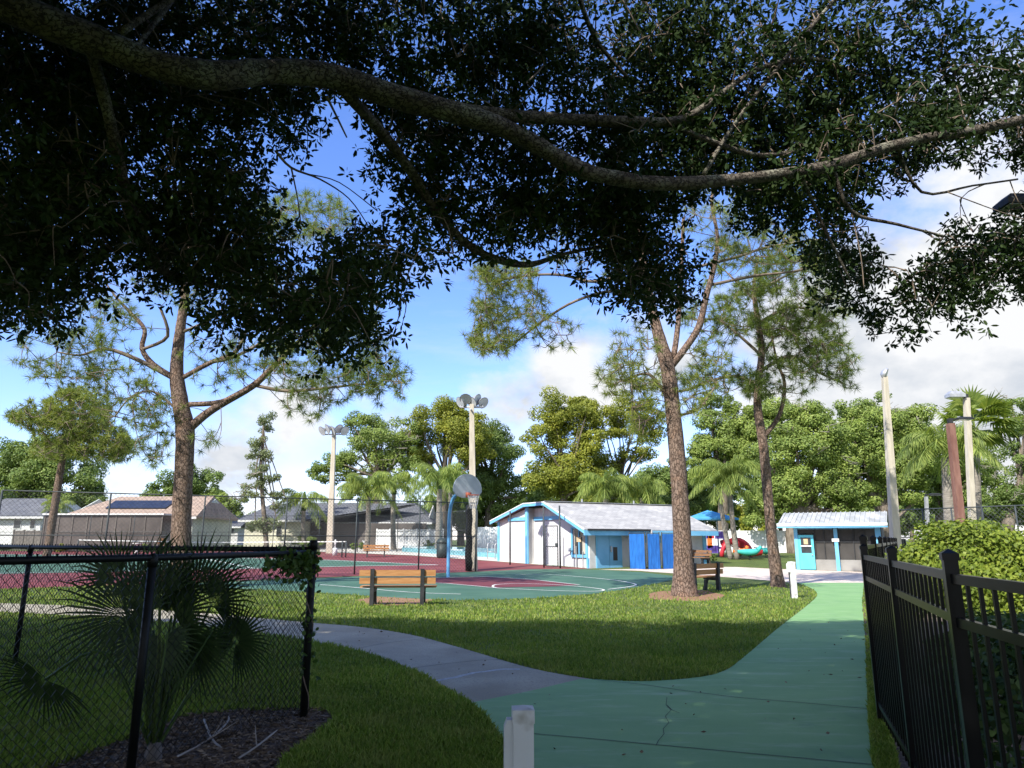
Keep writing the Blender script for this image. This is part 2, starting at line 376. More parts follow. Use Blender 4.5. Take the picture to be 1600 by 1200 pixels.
# ------------------------------------------------------------------ ground and paved surfaces
sheet('ground', [(-600,-60),(600,-60),(600,900),(-600,900)], 0, 'grass')
def gpoly(px, n=0, closed=False):
    pts = [G(x, y) for x, y in px]; return catmull(pts, n, closed) if n else pts
edge_lawn = catmull([G(*p) for p in ((905,1063),(930,1063),(1000,1066),(1080,1061),(1128,1051),(1160,1030),(1215,983),(1262,946),(1277,930),(1268,920),(1245,911))], 5)
green_right = [G(1350,911), G(1347,940), G(1352,1000), G(1357,1130), G(1364,1200), Vector((1.7,2.5,0)), Vector((1.2,0,0))]
edge_low = catmull([G(735,1100), G(765,1128), G(787,1160), G(800,1200), Vector((-.05,3.6,0)), Vector((-.4,0,0))], 4)
green_poly = edge_lawn+green_right+edge_low[::-1]+[G(830,1081)]
sheet('green_path', green_poly, .012, 'green')
gp_up = catmull([G(*p) for p in ((-220,938),(0,943),(160,949),(300,957),(467,972),(560,980),(640,992),(720,1013),(830,1045),(930,1063))], 5)
gp_lo = catmull([G(*p) for p in ((735,1100),(690,1072),(640,1046),(570,1020),(490,1003),(400,989),(300,977),(160,965),(0,957),(-220,950))], 5)
grey_poly = gp_up+[G(830,1081)]+gp_lo
sheet('grey_path', grey_poly, .008, 'grey')
pav_poly = [G(*p) for p in ((935,890),(1000,889),(1090,886),(1150,886),(1210,889),(1400,893),(1400,913),(1245,911),(1150,903),(1055,896),(1000,892))]
sheet('brick_terrace', pav_poly, .006, 'paver')
# tennis court (red surround, green inside), basketball court, pool deck
F0, F1 = G(-260,931), G(743,893)
red_poly = [G(-300,932), F1, G(925,888.5), G(860,884), G(770,877), G(640,868), G(500,862.5), G(300,861), G(0,861), G(-300,861)]
sheet('tennis_court', red_poly, .004, 'red')
sheet('tennis_court_infield', [G(*p) for p in ((-300,867),(0,866),(220,868),(400,872),(520,875),(690,883),(560,885),(440,888),(250,892),(0,897),(-300,902))], .010, 'court')
ml = MB()
for a in (((-300,867.8),(0,866.8),(220,868.8),(400,872.8),(520,875.8),(684,883)), ((684,883),(560,884.6),(440,887.4),(250,891.2),(0,896)), ((300,869.5),(395,888))):
    strip(ml, [G(*p) for p in a], .16, .015)
ml.build('tennis_lines', 'white_line')['kind'] = 'structure'
bb_poly = [F1+Vector((0,-.15,0)), G(830,889.5), G(900,889), G(940,890.5), G(1000,894), G(1060,901)]+catmull([G(*p) for p in ((1055,905),(1010,915),(950,925),(880,932),(750,938),(640,935),(490,926),(340,918))], 4)+[G(300,912)]
sheet('basketball_court', bb_poly, .006, 'court')
sheet('basketball_key', [G(*p) for p in ((640,904),(762,901.6),(830,906),(905,914.5),(870,916.5),(772,918.6),(700,912),(640,909))], .011, 'key')
ml = MB()
for a, n in ((((640,903.8),(762,901.4),(830,905.8),(906,914.4)), 1), (((640,909.4),(700,912.2),(772,918.8)), 1),
          (((770,917.5),(775,914),(810,912.5),(865,914),(915,918),(943,922),(930,924.5),(880,924),(820,921.5),(780,919.6),(770,917.5)), 4),
          (((805,898.5),(855,898),(910,902),(960,907),(992,913),(985,917),(950,921.5)), 4), (((500,914),(560,919),(640,926),(720,929)), 3)):
    strip(ml, catmull([G(*p) for p in a], n) if n > 1 else [G(*p) for p in a], .075, .016)
ml.build('basketball_lines', 'white_line')['kind'] = 'structure'
deck_poly = [G(500,862), G(640,867.5), G(770,876.5), G(860,883.5), G(900,878), G(900,866), G(700,857.5), G(500,854)]
sheet('pool_deck', deck_poly, .005, 'deck')
# raised pool with a low tiled wall
pw = [G(628,862), G(700,866.5), G(782,872), G(800,865), G(700,860), G(630,857.5)]
b = MB(); b.prism([(p.x, p.y, gz(p.y)) for p in pw], (0,0,.32)); pool = tag(b.build('pool', 'pooltile'), 'blue tiled pool edge seen through the tall fence', 'pool')
b = MB(); c0 = sum(pw, Vector())/6
b.face([(c0.x+(p.x-c0.x)*.97, c0.y+(p.y-c0.y)*.97, gz(p.y)+.328) for p in pw]); o = b.build('pool_water', 'water'); o.parent = pool
# path joints and cracks
ml = MB()
for a in (((560,1014),(600,1006),(660,999),(690,1000)), ((640,1046),(690,1039),(745,1033),(790,1031))): strip(ml, [G(*p) for p in a], .012, .0105)
o = ml.build('joint_line', 'joint', bpy.data.objects['grey_path'], local=True)
ml = MB()
a = [G(*p) for p in ((672,1066),(705,1061),(740,1053),(775,1048),(812,1046.5))]; strip(ml, [p_+Vector((random.uniform(-.01,.01),random.uniform(-.02,.02),0)) for p_ in catmull(a,4)], .075, .0102)
ml.build('crack_filler', 'patch', bpy.data.objects['grey_path'], local=True)
ml = MB()
for a in (((770,1145),(800,1146.5),(900,1155),(1050,1169),(1200,1183),(1363,1198)), ((925,1063.5),(1000,1071),(1060,1080),(1150,1092),(1250,1100),(1356,1110))): strip(ml, [G(*p) for p in a], .012, .016)
ml.build('joint_line', 'joint', bpy.data.objects['green_path'], local=True)
ml = MB()
cr = [(1044,1092),(1042,1104),(1048,1112),(1040,1122),(1046,1132),(1036,1142),(1038,1150),(1030,1160),(1024,1168)]
strip(ml, [G(x+random.uniform(-2,2), y) for x, y in cr], .005, .0162)
strip(ml, [G(x, y) for x, y in ((1042,1104),(1050,1112),(1062,1117))], .006, .016)
ml.build('crack', 'joint', bpy.data.objects['green_path'], local=True)
# mulch and pine straw beds
mul_poly = [G(*p) for p in ((60,1210),(190,1160),(280,1122),(370,1112),(470,1110),(512,1113),(522,1126),(495,1150),(440,1190),(420,1230),(200,1300))]
o = sheet('mulch_bed', mul_poly, .004, 'mulch')
straw = []
for cx, cy, rx, ry in ((1070,931,62,9), (620,938,62,9)):
    pp = [G(cx+rx*math.cos(a)*random.uniform(.8,1.1), cy+ry*math.sin(a)*random.uniform(.8,1.1)) for a in [k*2*math.pi/18 for k in range(18)]]
    straw.append(pp); sheet('pine_straw', pp, .004, 'needlemulch')
# ------------------------------------------------------------------ grass blades
def grass():
    n = 2600000
    inv = RNG.uniform(1/26.0, 1/3.4, n); Y = 1/inv           # more blades where it is near
    X = RNG.uniform(-.80, .62, n)*Y
    keep = RNG.uniform(0, 1, n) < np.clip(1-(Y-3.4)/60, .1, 1)
    cam_ok = np.ones(n, bool)
    for pol in (green_poly, grey_poly, pav_poly, bb_poly, mul_poly, red_poly): keep &= ~inpoly(X, Y, pol)
    for pol in straw: keep &= ~(inpoly(X, Y, pol) & (RNG.uniform(0,1,n) < .85))
    keep &= ~((X > 3.3+.47*(Y-6.7)) & (Y > 4))            # beyond the iron fence
    keep &= RNG.uniform(0,1,n) < .26
    X = X[keep]; Y = Y[keep]; n = len(X)
    pat = np.sin(X*1.7+1.3*np.sin(Y*1.1))*np.sin(Y*1.9+X*.6)+.6*np.sin(X*5.1+Y*3.7)*np.sin(Y*4.3-X*1.9)
    tall = RNG.uniform(.5, 1.3, n)*(.05+.012*pat); w = .0036+.0011*Y
    a = RNG.uniform(0, 2*np.pi, n); lean = RNG.uniform(.1, .8, n)*tall
    b2 = RNG.uniform(0, 2*np.pi, n)
    p = np.stack([X, Y, np.zeros(n)], 1); s = np.stack([np.cos(a), np.sin(a), np.zeros(n)], 1)*(w*.5)[:,None]
    mid = p+np.stack([np.cos(b2)*lean*.35, np.sin(b2)*lean*.35, tall*.62], 1)
    tip = p+np.stack([np.cos(b2)*lean, np.sin(b2)*lean, tall], 1)
    v = np.stack([p-s, p+s, mid+s*.75, tip, mid-s*.75], 1).reshape(-1,3)
    o = build_np('grass', v, 5, 'blade'); o['kind'] = 'stuff'
    tag(o, 'short mown green lawn around the paths', 'grass')
grass()
def chips():
    n = 9000; lo = np.min([(p.x,p.y) for p in mul_poly], 0); hi = np.max([(p.x,p.y) for p in mul_poly], 0)
    X = RNG.uniform(lo[0], hi[0], n); Y = RNG.uniform(lo[1], hi[1], n); k = inpoly(X, Y, mul_poly); X, Y = X[k], Y[k]; n = len(X)
    d = unit(n); d[:,2] *= .25
    o = build_np('mulch_chips', rhombs(np.stack([X, Y, RNG.uniform(.008,.03,n)], 1), RNG.uniform(.03,.09,n), RNG.uniform(.008,.02,n), d), 4, 'chip')
    o['kind'] = 'stuff'; tag(o, 'brown shredded mulch around the palmetto and fence corner', 'mulch')
chips()
def litter():
    n = 1500; X = RNG.uniform(-3, 6, n); Y = RNG.uniform(3.6, 15, n)
    on_p = inpoly(X, Y, green_poly) | inpoly(X, Y, grey_poly); k = on_p & (RNG.uniform(0,1,n) < .15); X, Y = X[k], Y[k]; n = len(X)
    d = unit(n); d[:,2] *= .15
    o = build_np('leaf_litter', rhombs(np.stack([X, Y, RNG.uniform(.018,.026,n)], 1), RNG.uniform(.03,.07,n), RNG.uniform(.012,.025,n), d), 4, 'chip')
    o['kind'] = 'stuff'; tag(o, 'small dry oak leaves fallen on the paths', 'leaves')
litter()
# ------------------------------------------------------------------ black chain link fence in front
def zigzag_mesh(mb, a, b, z0, z1, pitch=.066, r=.0027):
    a = Vector(a); b = Vector(b); L = (b-a).length; d = (b-a)/L; nrm = Vector((-d.y, d.x, 0)); n = int(L/(pitch/2)); m = int((z1-z0)/(pitch/2))
    for i in range(n):
        pts = []
        for j in range(m+1):
            q = a+d*(pitch/2*(i+.04+.92*((j+i) % 2)))+nrm*(.003*(1 if (j % 2) else -1)); pts.append((q.x, q.y, z0+j*pitch/2))
        mb.tube(pts, r, 3, False)
cor = G(474,1123); mid_p = G(203,1213); dirn = (mid_p-cor).normalized()
spacing = (mid_p-cor).length
endA = cor+dirn*spacing*2
far1 = G(22,1043); dfar = (far1-cor).normalized(); endB = cor+dfar*9.5
HF = 1.43
def clf(a, b, posts, htop, label, tall=None):
    t = thing('chain_link_fence', a, label, 'fence', 'black chain link fence sections')
    mb = MB(); zigzag_mesh(mb, a, b, .05, htop-.02); mb.build('wire_mesh', 'vinyl', t)
    mb = MB(); mb.tube([a+Vector((0,0,htop)), (a+b)/2+Vector((0,0,htop-.006)), b+Vector((0,0,htop))], .024, 8)
    L = (b-a).length; d = (b-a)/L
    for i in range(int(L/.062)): # knuckled wire ends above the rail
        q = a+d*(.062*i); mb.bar(q+Vector((0,0,htop-.02)), q+Vector((0,0,htop+.035)), .008)
    mb.build('top_rail', 'vinyl', t, True)
    for q in posts:
        h = htop-.02
        mb = MB(); mb.tube([q, q+Vector((0,0,h))], .03, 10); mb.lathe(q+Vector((0,0,h)), [(.034,-.05),(.038,0),(.03,.03),(.01,.045)], 10)
        mb.build('post', 'vinyl', t, True)
    return t
t = clf(cor, endA, [mid_p, endA], HF, 'near black chain link fence section running in front of the palmetto')
mb = MB(); mb.tube([cor, cor+Vector((0,0,1.52))], .036, 10); mb.lathe(cor+Vector((0,0,1.52)), [(.04,-.06),(.042,0),(.03,.025)], 10); mb.build('corner_post', 'vinyl', t, True)
clf(cor, endB, [far1, cor+dfar*(far1-cor).length*2], HF+.03, 'rear black chain link fence section behind the palmetto, leading off from the corner post')
# vine on the corner
def vine():
    t = thing('vine', cor, 'green climbing vine tangled over the chain link corner post', 'vine')
    pts = []
    for _ in range(620):
        s = abs(RNG.normal())*.24
        pts.append(cor+dirn*min(s,.6)+Vector((RNG.normal()*.035, RNG.normal()*.05, HF-.02-abs(RNG.normal())*.09+.03*RNG.normal())))
    for _ in range(130):
        z = RNG.uniform(.35, 1.5); pts.append(cor+Vector((RNG.normal()*.04, RNG.normal()*.04, z)))
    p = np.array([tuple(q) for q in pts]); n = len(p); d = unit(n); d[:,2] -= .4; d /= np.linalg.norm(d, axis=1, keepdims=True)
    build_np('leaves', leaf6(p, RNG.uniform(.03,.065,n), RNG.uniform(.03,.055,n), d), 6, 'vine', t)
    mb = MB(); mb.tube([cor+Vector((.04*math.sin(k), .04*math.cos(k), .1*k)) for k in range(15)], .006, 4)
    mb.tube([cor+dirn*(.06*k)+Vector((0,0,HF+.03*math.sin(k*1.3))) for k in range(10)], .005, 4); mb.build('stem', 'twig', t)
vine()
# palmetto
def palmetto():
    base = G(238,1192)
    t = thing('palmetto', base, 'dark fan-leaved palmetto behind the near chain link fence', 'palm')
    fr = [((196,962),(-.85,.35),.70,95,5.75), ((212,930),(-.3,.95),.70,80,5.8), ((305,925),(.35,.94),.62,75,5.95), ((368,1002),(.35,.6),.46,150,6.05), ((70,1062),(-.7,-.5),.50,100,5.3),
          ((250,935),(.05,1),.62,60,5.6), ((330,945),(.75,.6),.58,70,6.1), ((240,985),(-.9,-.15),.60,80,5.9), ((300,1010),(.5,-.7),.45,90,5.8), ((185,905),(-.7,.7),.55,60,6.0), ((255,1000),(.1,-.6),.45,110,5.55), ((232,958),(-.35,.75),.55,85,5.65), ((268,962),(.4,.8),.52,80,5.75), ((280,930),(.1,1),.5,75,5.9), ((222,1000),(-.6,.2),.5,80,5.7), ((285,985),(.7,.1),.48,85,5.65)]
    lv = []; mb = MB()
    for (hx, hy), (ax, ay), L, half, d in fr:
        hub = P(hx, hy, d); toward = Vector((RNG.normal()*.25, RNG.normal()*.35-.1, 0))
        e1 = (Vector((ax, 0, ay))+toward*.6).normalized(); e2 = e1.cross(Vector((.25*RNG.normal(), 1, .25*RNG.normal()))).normalized()
        m_ = (base+hub)/2+Vector((0, 0, .12 if hub.z > .6 else .45)); mb.tube(catmull([base+Vector((0,0,.05)), m_, hub], 5), [.014]*6+[.011]*4+[.008], 5)
        nl = int(half/2.9)
        for k in range(nl):
            an = R(-half+2*half*k/(nl-1))*1.05; dr = (e1*math.cos(an)+e2*math.sin(an)); l = L*(1-.22*abs(an)/R(half+1))*random.uniform(.9,1.05)
            side = (e1*-math.sin(an)+e2*math.cos(an)); w = .022
            a, bq = hub+dr*.02, hub+dr*l*.36
            tip = hub+dr*l+Vector((0,0,-.06*l/.6-.1*random.random()*l))
            mpt = hub+dr*l*.68+Vector((0,0,-.02))
            lv += [a, bq+side*w*.5, mpt+side*w*.3, tip, mpt-side*w*.3, bq-side*w*.5]
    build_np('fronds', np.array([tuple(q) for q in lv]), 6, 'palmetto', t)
    for k in range(5): # bare stalks and the stub of a trunk
        a = random.uniform(0,6.3); mb.tube([base, base+Vector((.1*math.cos(a),.1*math.sin(a),.45)), base+Vector((.35*math.cos(a),.2*math.sin(a),.9))], [.014,.011,.005], 5)
    mb.build('stalks', 'vine', t, True)
    mb = MB(); mb.tube([base+Vector((0,0,-.02)), base+Vector((0,0,.06)), base+Vector((.01,0,.14))], [.07,.06,.04], 8); mb.build('trunk', 'woodgrey', t, True)
palmetto()
for k, pts in enumerate((((275,1190),(320,1172),(352,1150),(356,1142)), ((318,1130),(330,1168),(345,1190)), ((372,1192),(400,1180),(432,1160)))):
    mb = MB(); g = [G(*p)+Vector((0,0,.03+.03*i)) for i, p in enumerate(pts)]; mb.tube(catmull(g, 3), [.008]*(len(catmull(g,3))-1)+[.003], 5)
    q = g[1]; mb.tube([q, q+Vector((random.uniform(-.2,.2), .1, .12))], [.005,.002], 4)
    tag(mb.build('fallen_twig', 'twig_grey'), ('pale dry twig on the mulch, curving up nearest the palmetto stalks', 'pale upright dry twig standing in the mulch', 'pale dry twig on the mulch nearest the fence corner')[k], 'twig', 'dry twigs on the mulch')
# ------------------------------------------------------------------ white posts with boxes
def white_post(c, h, w, rz, label):
    t = thing('white_post', c, label, 'post', 'white bollard posts beside the paths', rz)
    mb = MB(); mb.box((0,0,h/2), (w,w,h)); mb.build('shaft', 'white', t, local=True)
    mb = MB(); mb.box((0,0,h+.015), (w*1.08,w*1.08,.05))
    k = w*.54; mb.raw([(-k,-k,h+.04),(k,-k,h+.04),(k,k,h+.04),(-k,k,h+.04),(0,0,h+.052)], [(0,1,4),(1,2,4),(2,3,4),(3,0,4)]); mb.build('cap', 'white', t, local=True)
    bx = MB(); bx.box((-w*.72,-.0,h-.13), (w*.44,w*.7,.2)); bx.prism([(-w*.94,-w*.35,h-.03),(-w*.5,-w*.35,h-.03),(-w*.5,-w*.35,h),(-w*.8,-w*.35,h)], (0,w*.7,0)); o = bx.build('outlet_box', 'white', t, local=True)
    cd = MB(); cd.tube([(-w*.68,0,.0),(-w*.68,0,h-.23)], w*.11, 6); cd.build('conduit', 'frame', o, local=True)
    return t
pp = P(817,1094,3.15); white_post((pp.x, 3.15, 0), pp.z-.07, .083, R(3), 'white post with side outlet box in front of the green path')
g2 = G(1241,935); white_post(g2, pxm(50, g2.y), .14, R(10), 'white post standing at the far lawn corner by the second pine')
# ------------------------------------------------------------------ black iron picket fence on the right
def iron_fence(a, b, npan, top, label, skiplast=False):
    a = Vector(a); b = Vector(b); t = thing('iron_fence', a, label, 'fence', 'black picket fence runs')
    d = (b-a)/npan; u = d.normalized(); rz = math.atan2(u.y, u.x)
    for i in range(npan+1):
        if i == npan and skiplast: continue
        q = a+d*i; mb = MB(); mb.box(q+Vector((0,0,(top+.06)/2)), (.055,.055,top+.06), rz)
        mb.box(q+Vector((0,0,top+.062)), (.066,.066,.03), rz)
        k = .031; ca, sa = math.cos(rz), math.sin(rz); z = top+.0775
        cs = [(q.x+x*ca-y*sa, q.y+x*sa+y*ca, z) for x, y in ((-k,-k),(k,-k),(k,k),(-k,k))]
        mb.raw(cs+[(q.x, q.y, z+.02)], [(0,1,4),(1,2,4),(2,3,4),(3,0,4)]); mb.build('post', 'black', t)
    for i in range(npan):
        p0 = a+d*i+u*.033; p1 = a+d*(i+1)-u*.033; mb = MB()
        for z in (top-.02, top-.2, .16): mb.bar(p0+Vector((0,0,z)), p1+Vector((0,0,z)), .028, .04)
        n = int((p1-p0).length/.122)
        for j in range(1, n): q = p0+(p1-p0)*(j/n); mb.bar(q+Vector((0,0,.07)), q+Vector((0,0,top-.03)), .0145, .0145, up=(-u.y,u.x,0))
        mb.build('picket_panel', 'black', t)
    return t
def on(px, py, d): q = P(px, py, d); return Vector((q.x, q.y, 0))
pA = on(1484,878,3.2); u1 = Vector((math.sin(R(20.5)), math.cos(R(20.5)), 0)); u0 = Vector((math.sin(R(12.0)), math.cos(R(12.0)), 0)); PW = 1.83
pC = pA+u1*2*PW
iron_fence(pA-u0*PW*2, pA, 2, 1.405, 'nearest run of black iron picket fence at the right edge, before the bend', skiplast=True)
iron_fence(pA, pC, 2, 1.415, 'middle run of black iron picket fence in front of the round bush')
u2 = Vector((math.sin(R(29)), math.cos(R(29)), 0)); iron_fence(pC+u2*.12, pC+u2*(.12+PW*7), 7, 1.50, 'far run of black iron picket fence leading away to the light pole')
# ------------------------------------------------------------------ trees: overhead oak
def oak():
    base = Vector((-6.2,2.6,0))
    t = thing('oak_tree', base, 'big dark oak overhead whose leafy limbs fill the top of the view', 'tree')
    mb = MB()
    tp = [base, base+Vector((.05,.05,1.2)), base+Vector((.15,.2,2.6)), Vector((-5.7,3.1,4.2)), Vector((-5.0,3.7,5.2))]
    mb.tube(catmull(tp, 4), [.55,.48,.44,.41,.4,.39,.38,.37,.36,.35,.34,.33,.32,.31,.3,.29,.28], 14); mb.build('trunk', 'bark_oak', t, True)
    def limb(pts, n=7, name='limb', sides=9, mat='bark_oak', wob=.0):
        pos = [P(x, y, d) for x, y, d, r in pts]; rad = [max(pxm(r*.82, d), .006) for x, y, d, r in pts]
        c = catmull(pos, n); rr = []
        for i in range(len(pts)-1):
            for j in range(n): rr.append((rad[i]+(rad[i+1]-rad[i])*j/n)*random.uniform(.96,1.05))
        rr.append(rad[-1]); m = MB(); m.tube(c, rr, sides); m.build(name, mat, t, True); return c
    main = [(-260,-90,4.3,44),(-100,-40,4.5,42),(0,5,4.7,38),(150,65,5.0,34),(240,100,5.15,31),(330,118,5.3,31),(420,112,5.5,26),(520,120,5.7,27),(620,152,5.9,25),(760,190,6.1,21),(830,222,6.25,18),(900,262,6.4,17),(960,278,6.5,15),(1050,287,6.6,14),(1200,275,6.8,12),(1300,258,6.9,12),(1380,232,6.95,11),(1450,215,7,10),(1530,202,7.05,10),(1600,186,7.1,9),(1720,160,7.2,8)]
    paths = [limb(main, 6, sides=14)]
    for pts in ([(700,168,6.0,14),(790,180,6.2,14),(880,186,6.4,13),(980,190,6.5,12),(1060,188,6.6,9),(1110,160,6.7,7),(1180,110,6.9,6),(1250,92,7.1,5),(1310,98,7.2,3)],
                [(535,140,5.75,12),(590,200,6.4,12),(640,265,6.9,11),(685,335,7.2,9),(735,385,7.4,8),(785,408,7.6,7.5),(830,413,7.7,6),(885,396,7.8,3.5),(960,385,7.9,3),(1040,400,8,1.5)],
                [(1100,272,6.7,5),(1150,190,6.8,4),(1220,100,6.9,4),(1320,-20,7.1,4)],
                [(1060,200,6.6,6),(1130,228,6.8,6),(1190,243,7.0,5),(1250,235,7.2,4)],
                [(140,70,5.0,12),(170,180,5.6,12),(200,310,6.2,12),(240,400,6.8,9),(270,430,7.2,6),(420,460,7.5,4),(480,455,7.6,2)],
                [(190,50,4.9,8),(250,10,5.1,7),(330,-40,5.3,6)], [(200,90,5.1,6),(270,0,5.5,5)],
                [(900,-20,6.0,6),(930,60,6.4,5),(980,120,6.6,4)], [(1300,258,6.9,5),(1330,330,7.1,4),(1400,350,7.3,3),(1480,370,7.4,2)],
                [(1400,225,7.0,4),(1440,300,7.2,3),(1520,290,7.4,2),(1590,280,7.5,2)], [(1250,270,6.9,4),(1290,360,7.2,3),(1330,440,7.4,2)]):
        paths.append(limb(pts, 4, 'branch'))
    for pts in ([(430,235,6.3,3.5),(455,262,6.4,3),(500,280,6.5,2.2),(545,310,6.6,1.4),(575,352,6.7,.7)], [(455,262,6.4,2),(465,310,6.45,1.2),(470,350,6.5,.6)], [(480,272,6.45,1.6),(530,285,6.6,1),(590,330,6.7,.6)],
                [(510,150,5.8,4),(525,180,5.9,3),(542,215,6,2)], [(1330,330,7.1,1.5),(1345,400,7.1,1),(1350,450,7.1,.5)], [(1480,300,7.3,1.6),(1560,330,7.3,1),(1610,345,7.3,.6)]):
        limb(pts, 4, 'dead_twig', 4, 'twig')
    # foliage: leaf clusters spread through the volume the crown takes up
    inc = [([(-80,-60),(1680,-60),(1680,230),(1500,250),(1250,280),(1050,300),(900,290),(760,230),(620,190),(520,150),(420,150),(0,150),(-80,150)], 3500, 5.7, 8.8),   # top band
           ([(-80,100),(500,140),(472,192),(400,225),(390,300),(405,345),(490,382),(590,388),(640,402),(652,425),(622,446),(588,466),(600,505),(575,535),(540,542),(505,535),(470,545),(425,505),(385,515),(350,480),(300,430),(230,415),(165,410),(120,455),(70,495),(0,492),(-80,470)], 2700, 5.7, 8.3),
           ([(575,175),(620,195),(760,235),(900,290),(905,385),(860,385),(800,388),(720,368),(665,338),(625,298),(595,272),(588,215)], 480, 6.2, 8.0),
           ([(905,290),(1045,305),(1040,380),(1065,425),(1060,470),(1025,480),(990,466),(955,472),(925,448),(910,415),(895,390)], 430, 6.5, 8.0),
           ([(1130,295),(1250,285),(1420,235),(1350,300),(1315,350),(1335,430),(1355,480),(1395,510),(1385,552),(1350,528),(1318,470),(1318,430),(1285,380),(1250,330),(1180,330),(1135,322)], 330, 6.6, 8.2),
           ([(1360,510),(1400,475),(1450,435),(1490,400),(1540,350),(1600,330),(1680,300),(1680,445),(1560,475),(1515,515),(1440,522),(1400,555)], 370, 6.6, 8.2),
           ([(950,-60),(1680,-60),(1680,190),(1480,225),(1250,250),(1050,262)], 800, 6.4, 8.6),
           ([(1440,225),(1680,170),(1680,250),(1580,240),(1500,232)], 110, 6.7, 8.2)]
    cen = []
    for poly, n, d0, d1 in inc:
        a = np.array(poly); k = 0
        while k < n:
            x = RNG.uniform(a[:,0].min(), a[:,0].max(), 400); y = RNG.uniform(a[:,1].min(), a[:,1].max(), 400)
            ok = inpoly(x, y, poly)
            for X, Y_ in zip(x[ok], y[ok]):
                if k >= n: break
                d = RNG.uniform(d0, d1)+1.3*min(1, max(0, X/1500)); q = P(X, Y_, d)
                if q.y+.84*q.z > 14.2: continue
                m_ = int(RNG.integers(8, 44)); r_ = .11*m_**.46
                for w in unit(m_)*r_*(RNG.uniform(.15, 1, m_)**.6)[:,None]: cen.append(q+Vector(w*np.array([1,1,.8])))
                k += m_/2.3
    cen = np.array([tuple(q) for q in cen]); n = len(cen); per = 10
    off = unit(n*per)*RNG.uniform(.008, .05, n*per)[:,None]
    p = np.repeat(cen, per, 0)+off
    d = off/np.linalg.norm(off, axis=1, keepdims=True)*1.0+unit(n*per)*.35+np.array([0,0,-.25]); d /= np.linalg.norm(d, axis=1, keepdims=True)
    m = n*per; d0_ = d
    # twigs that carry the clusters
    allp = np.array([tuple(q) for c in paths for q in c]); mb = MB()
    for q in cen[np.argsort([np.min(np.linalg.norm(allp-q, axis=1)) for q in cen])][::5]:
        dd = np.linalg.norm(allp-q, axis=1); i = int(np.argmin(dd+RNG.uniform(0,.35,len(dd))))
        if dd[i] > 1.3: continue
        a = Vector(allp[i]); e = Vector(q); mid = (a+e)/2+Vector((random.uniform(-.15,.15), random.uniform(-.15,.15), random.uniform(-.05,.2)))
        cc_ = catmull([a, mid, e], 3); mb.tube(cc_, [.009,.008,.007,.006,.005,.004,.003], 4, False)
        if dd[i] > .25: allp = np.concatenate([allp, np.array([tuple(cc_[3]), tuple(cc_[6])])])
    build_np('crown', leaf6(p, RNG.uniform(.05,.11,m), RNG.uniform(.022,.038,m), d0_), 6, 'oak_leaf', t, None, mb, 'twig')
    # the rest of the crown above and behind the camera
    k = 13000; X = RNG.uniform(-21, 6, k); Y_ = RNG.uniform(-9, 6.5, k); Z = RNG.uniform(5.2, 11.5, k)
    q = np.stack([X, Y_, Z], 1); vis = []
    for x, y, z in q:
        yc = y*CT+(z-H)*ST; zc = -y*ST+(z-H)*CT
        vis.append(yc > .1 and abs(x/yc) < .85 and zc/yc < .66)
    q = q[~np.array(vis)]; q = q[(q[:,1]+.84*q[:,2]) < 12.7+np.clip((-q[:,0]-4)/6, 0, 1)*2.2]
    sx, sy = q[:,0]+.66*(q[:,2]-1.2), q[:,1]+.84*(q[:,2]-1.2); q = q[~((sx > 4.5) & (sy > 6.8))]; k = len(q); per = 26
    off = unit(k*per)*(RNG.uniform(.1,1,k*per)*.5)[:,None]; p = np.repeat(q, per, 0)+off; d = unit(k*per)
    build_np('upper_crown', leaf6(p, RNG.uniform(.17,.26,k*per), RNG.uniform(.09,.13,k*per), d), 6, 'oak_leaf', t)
oak()
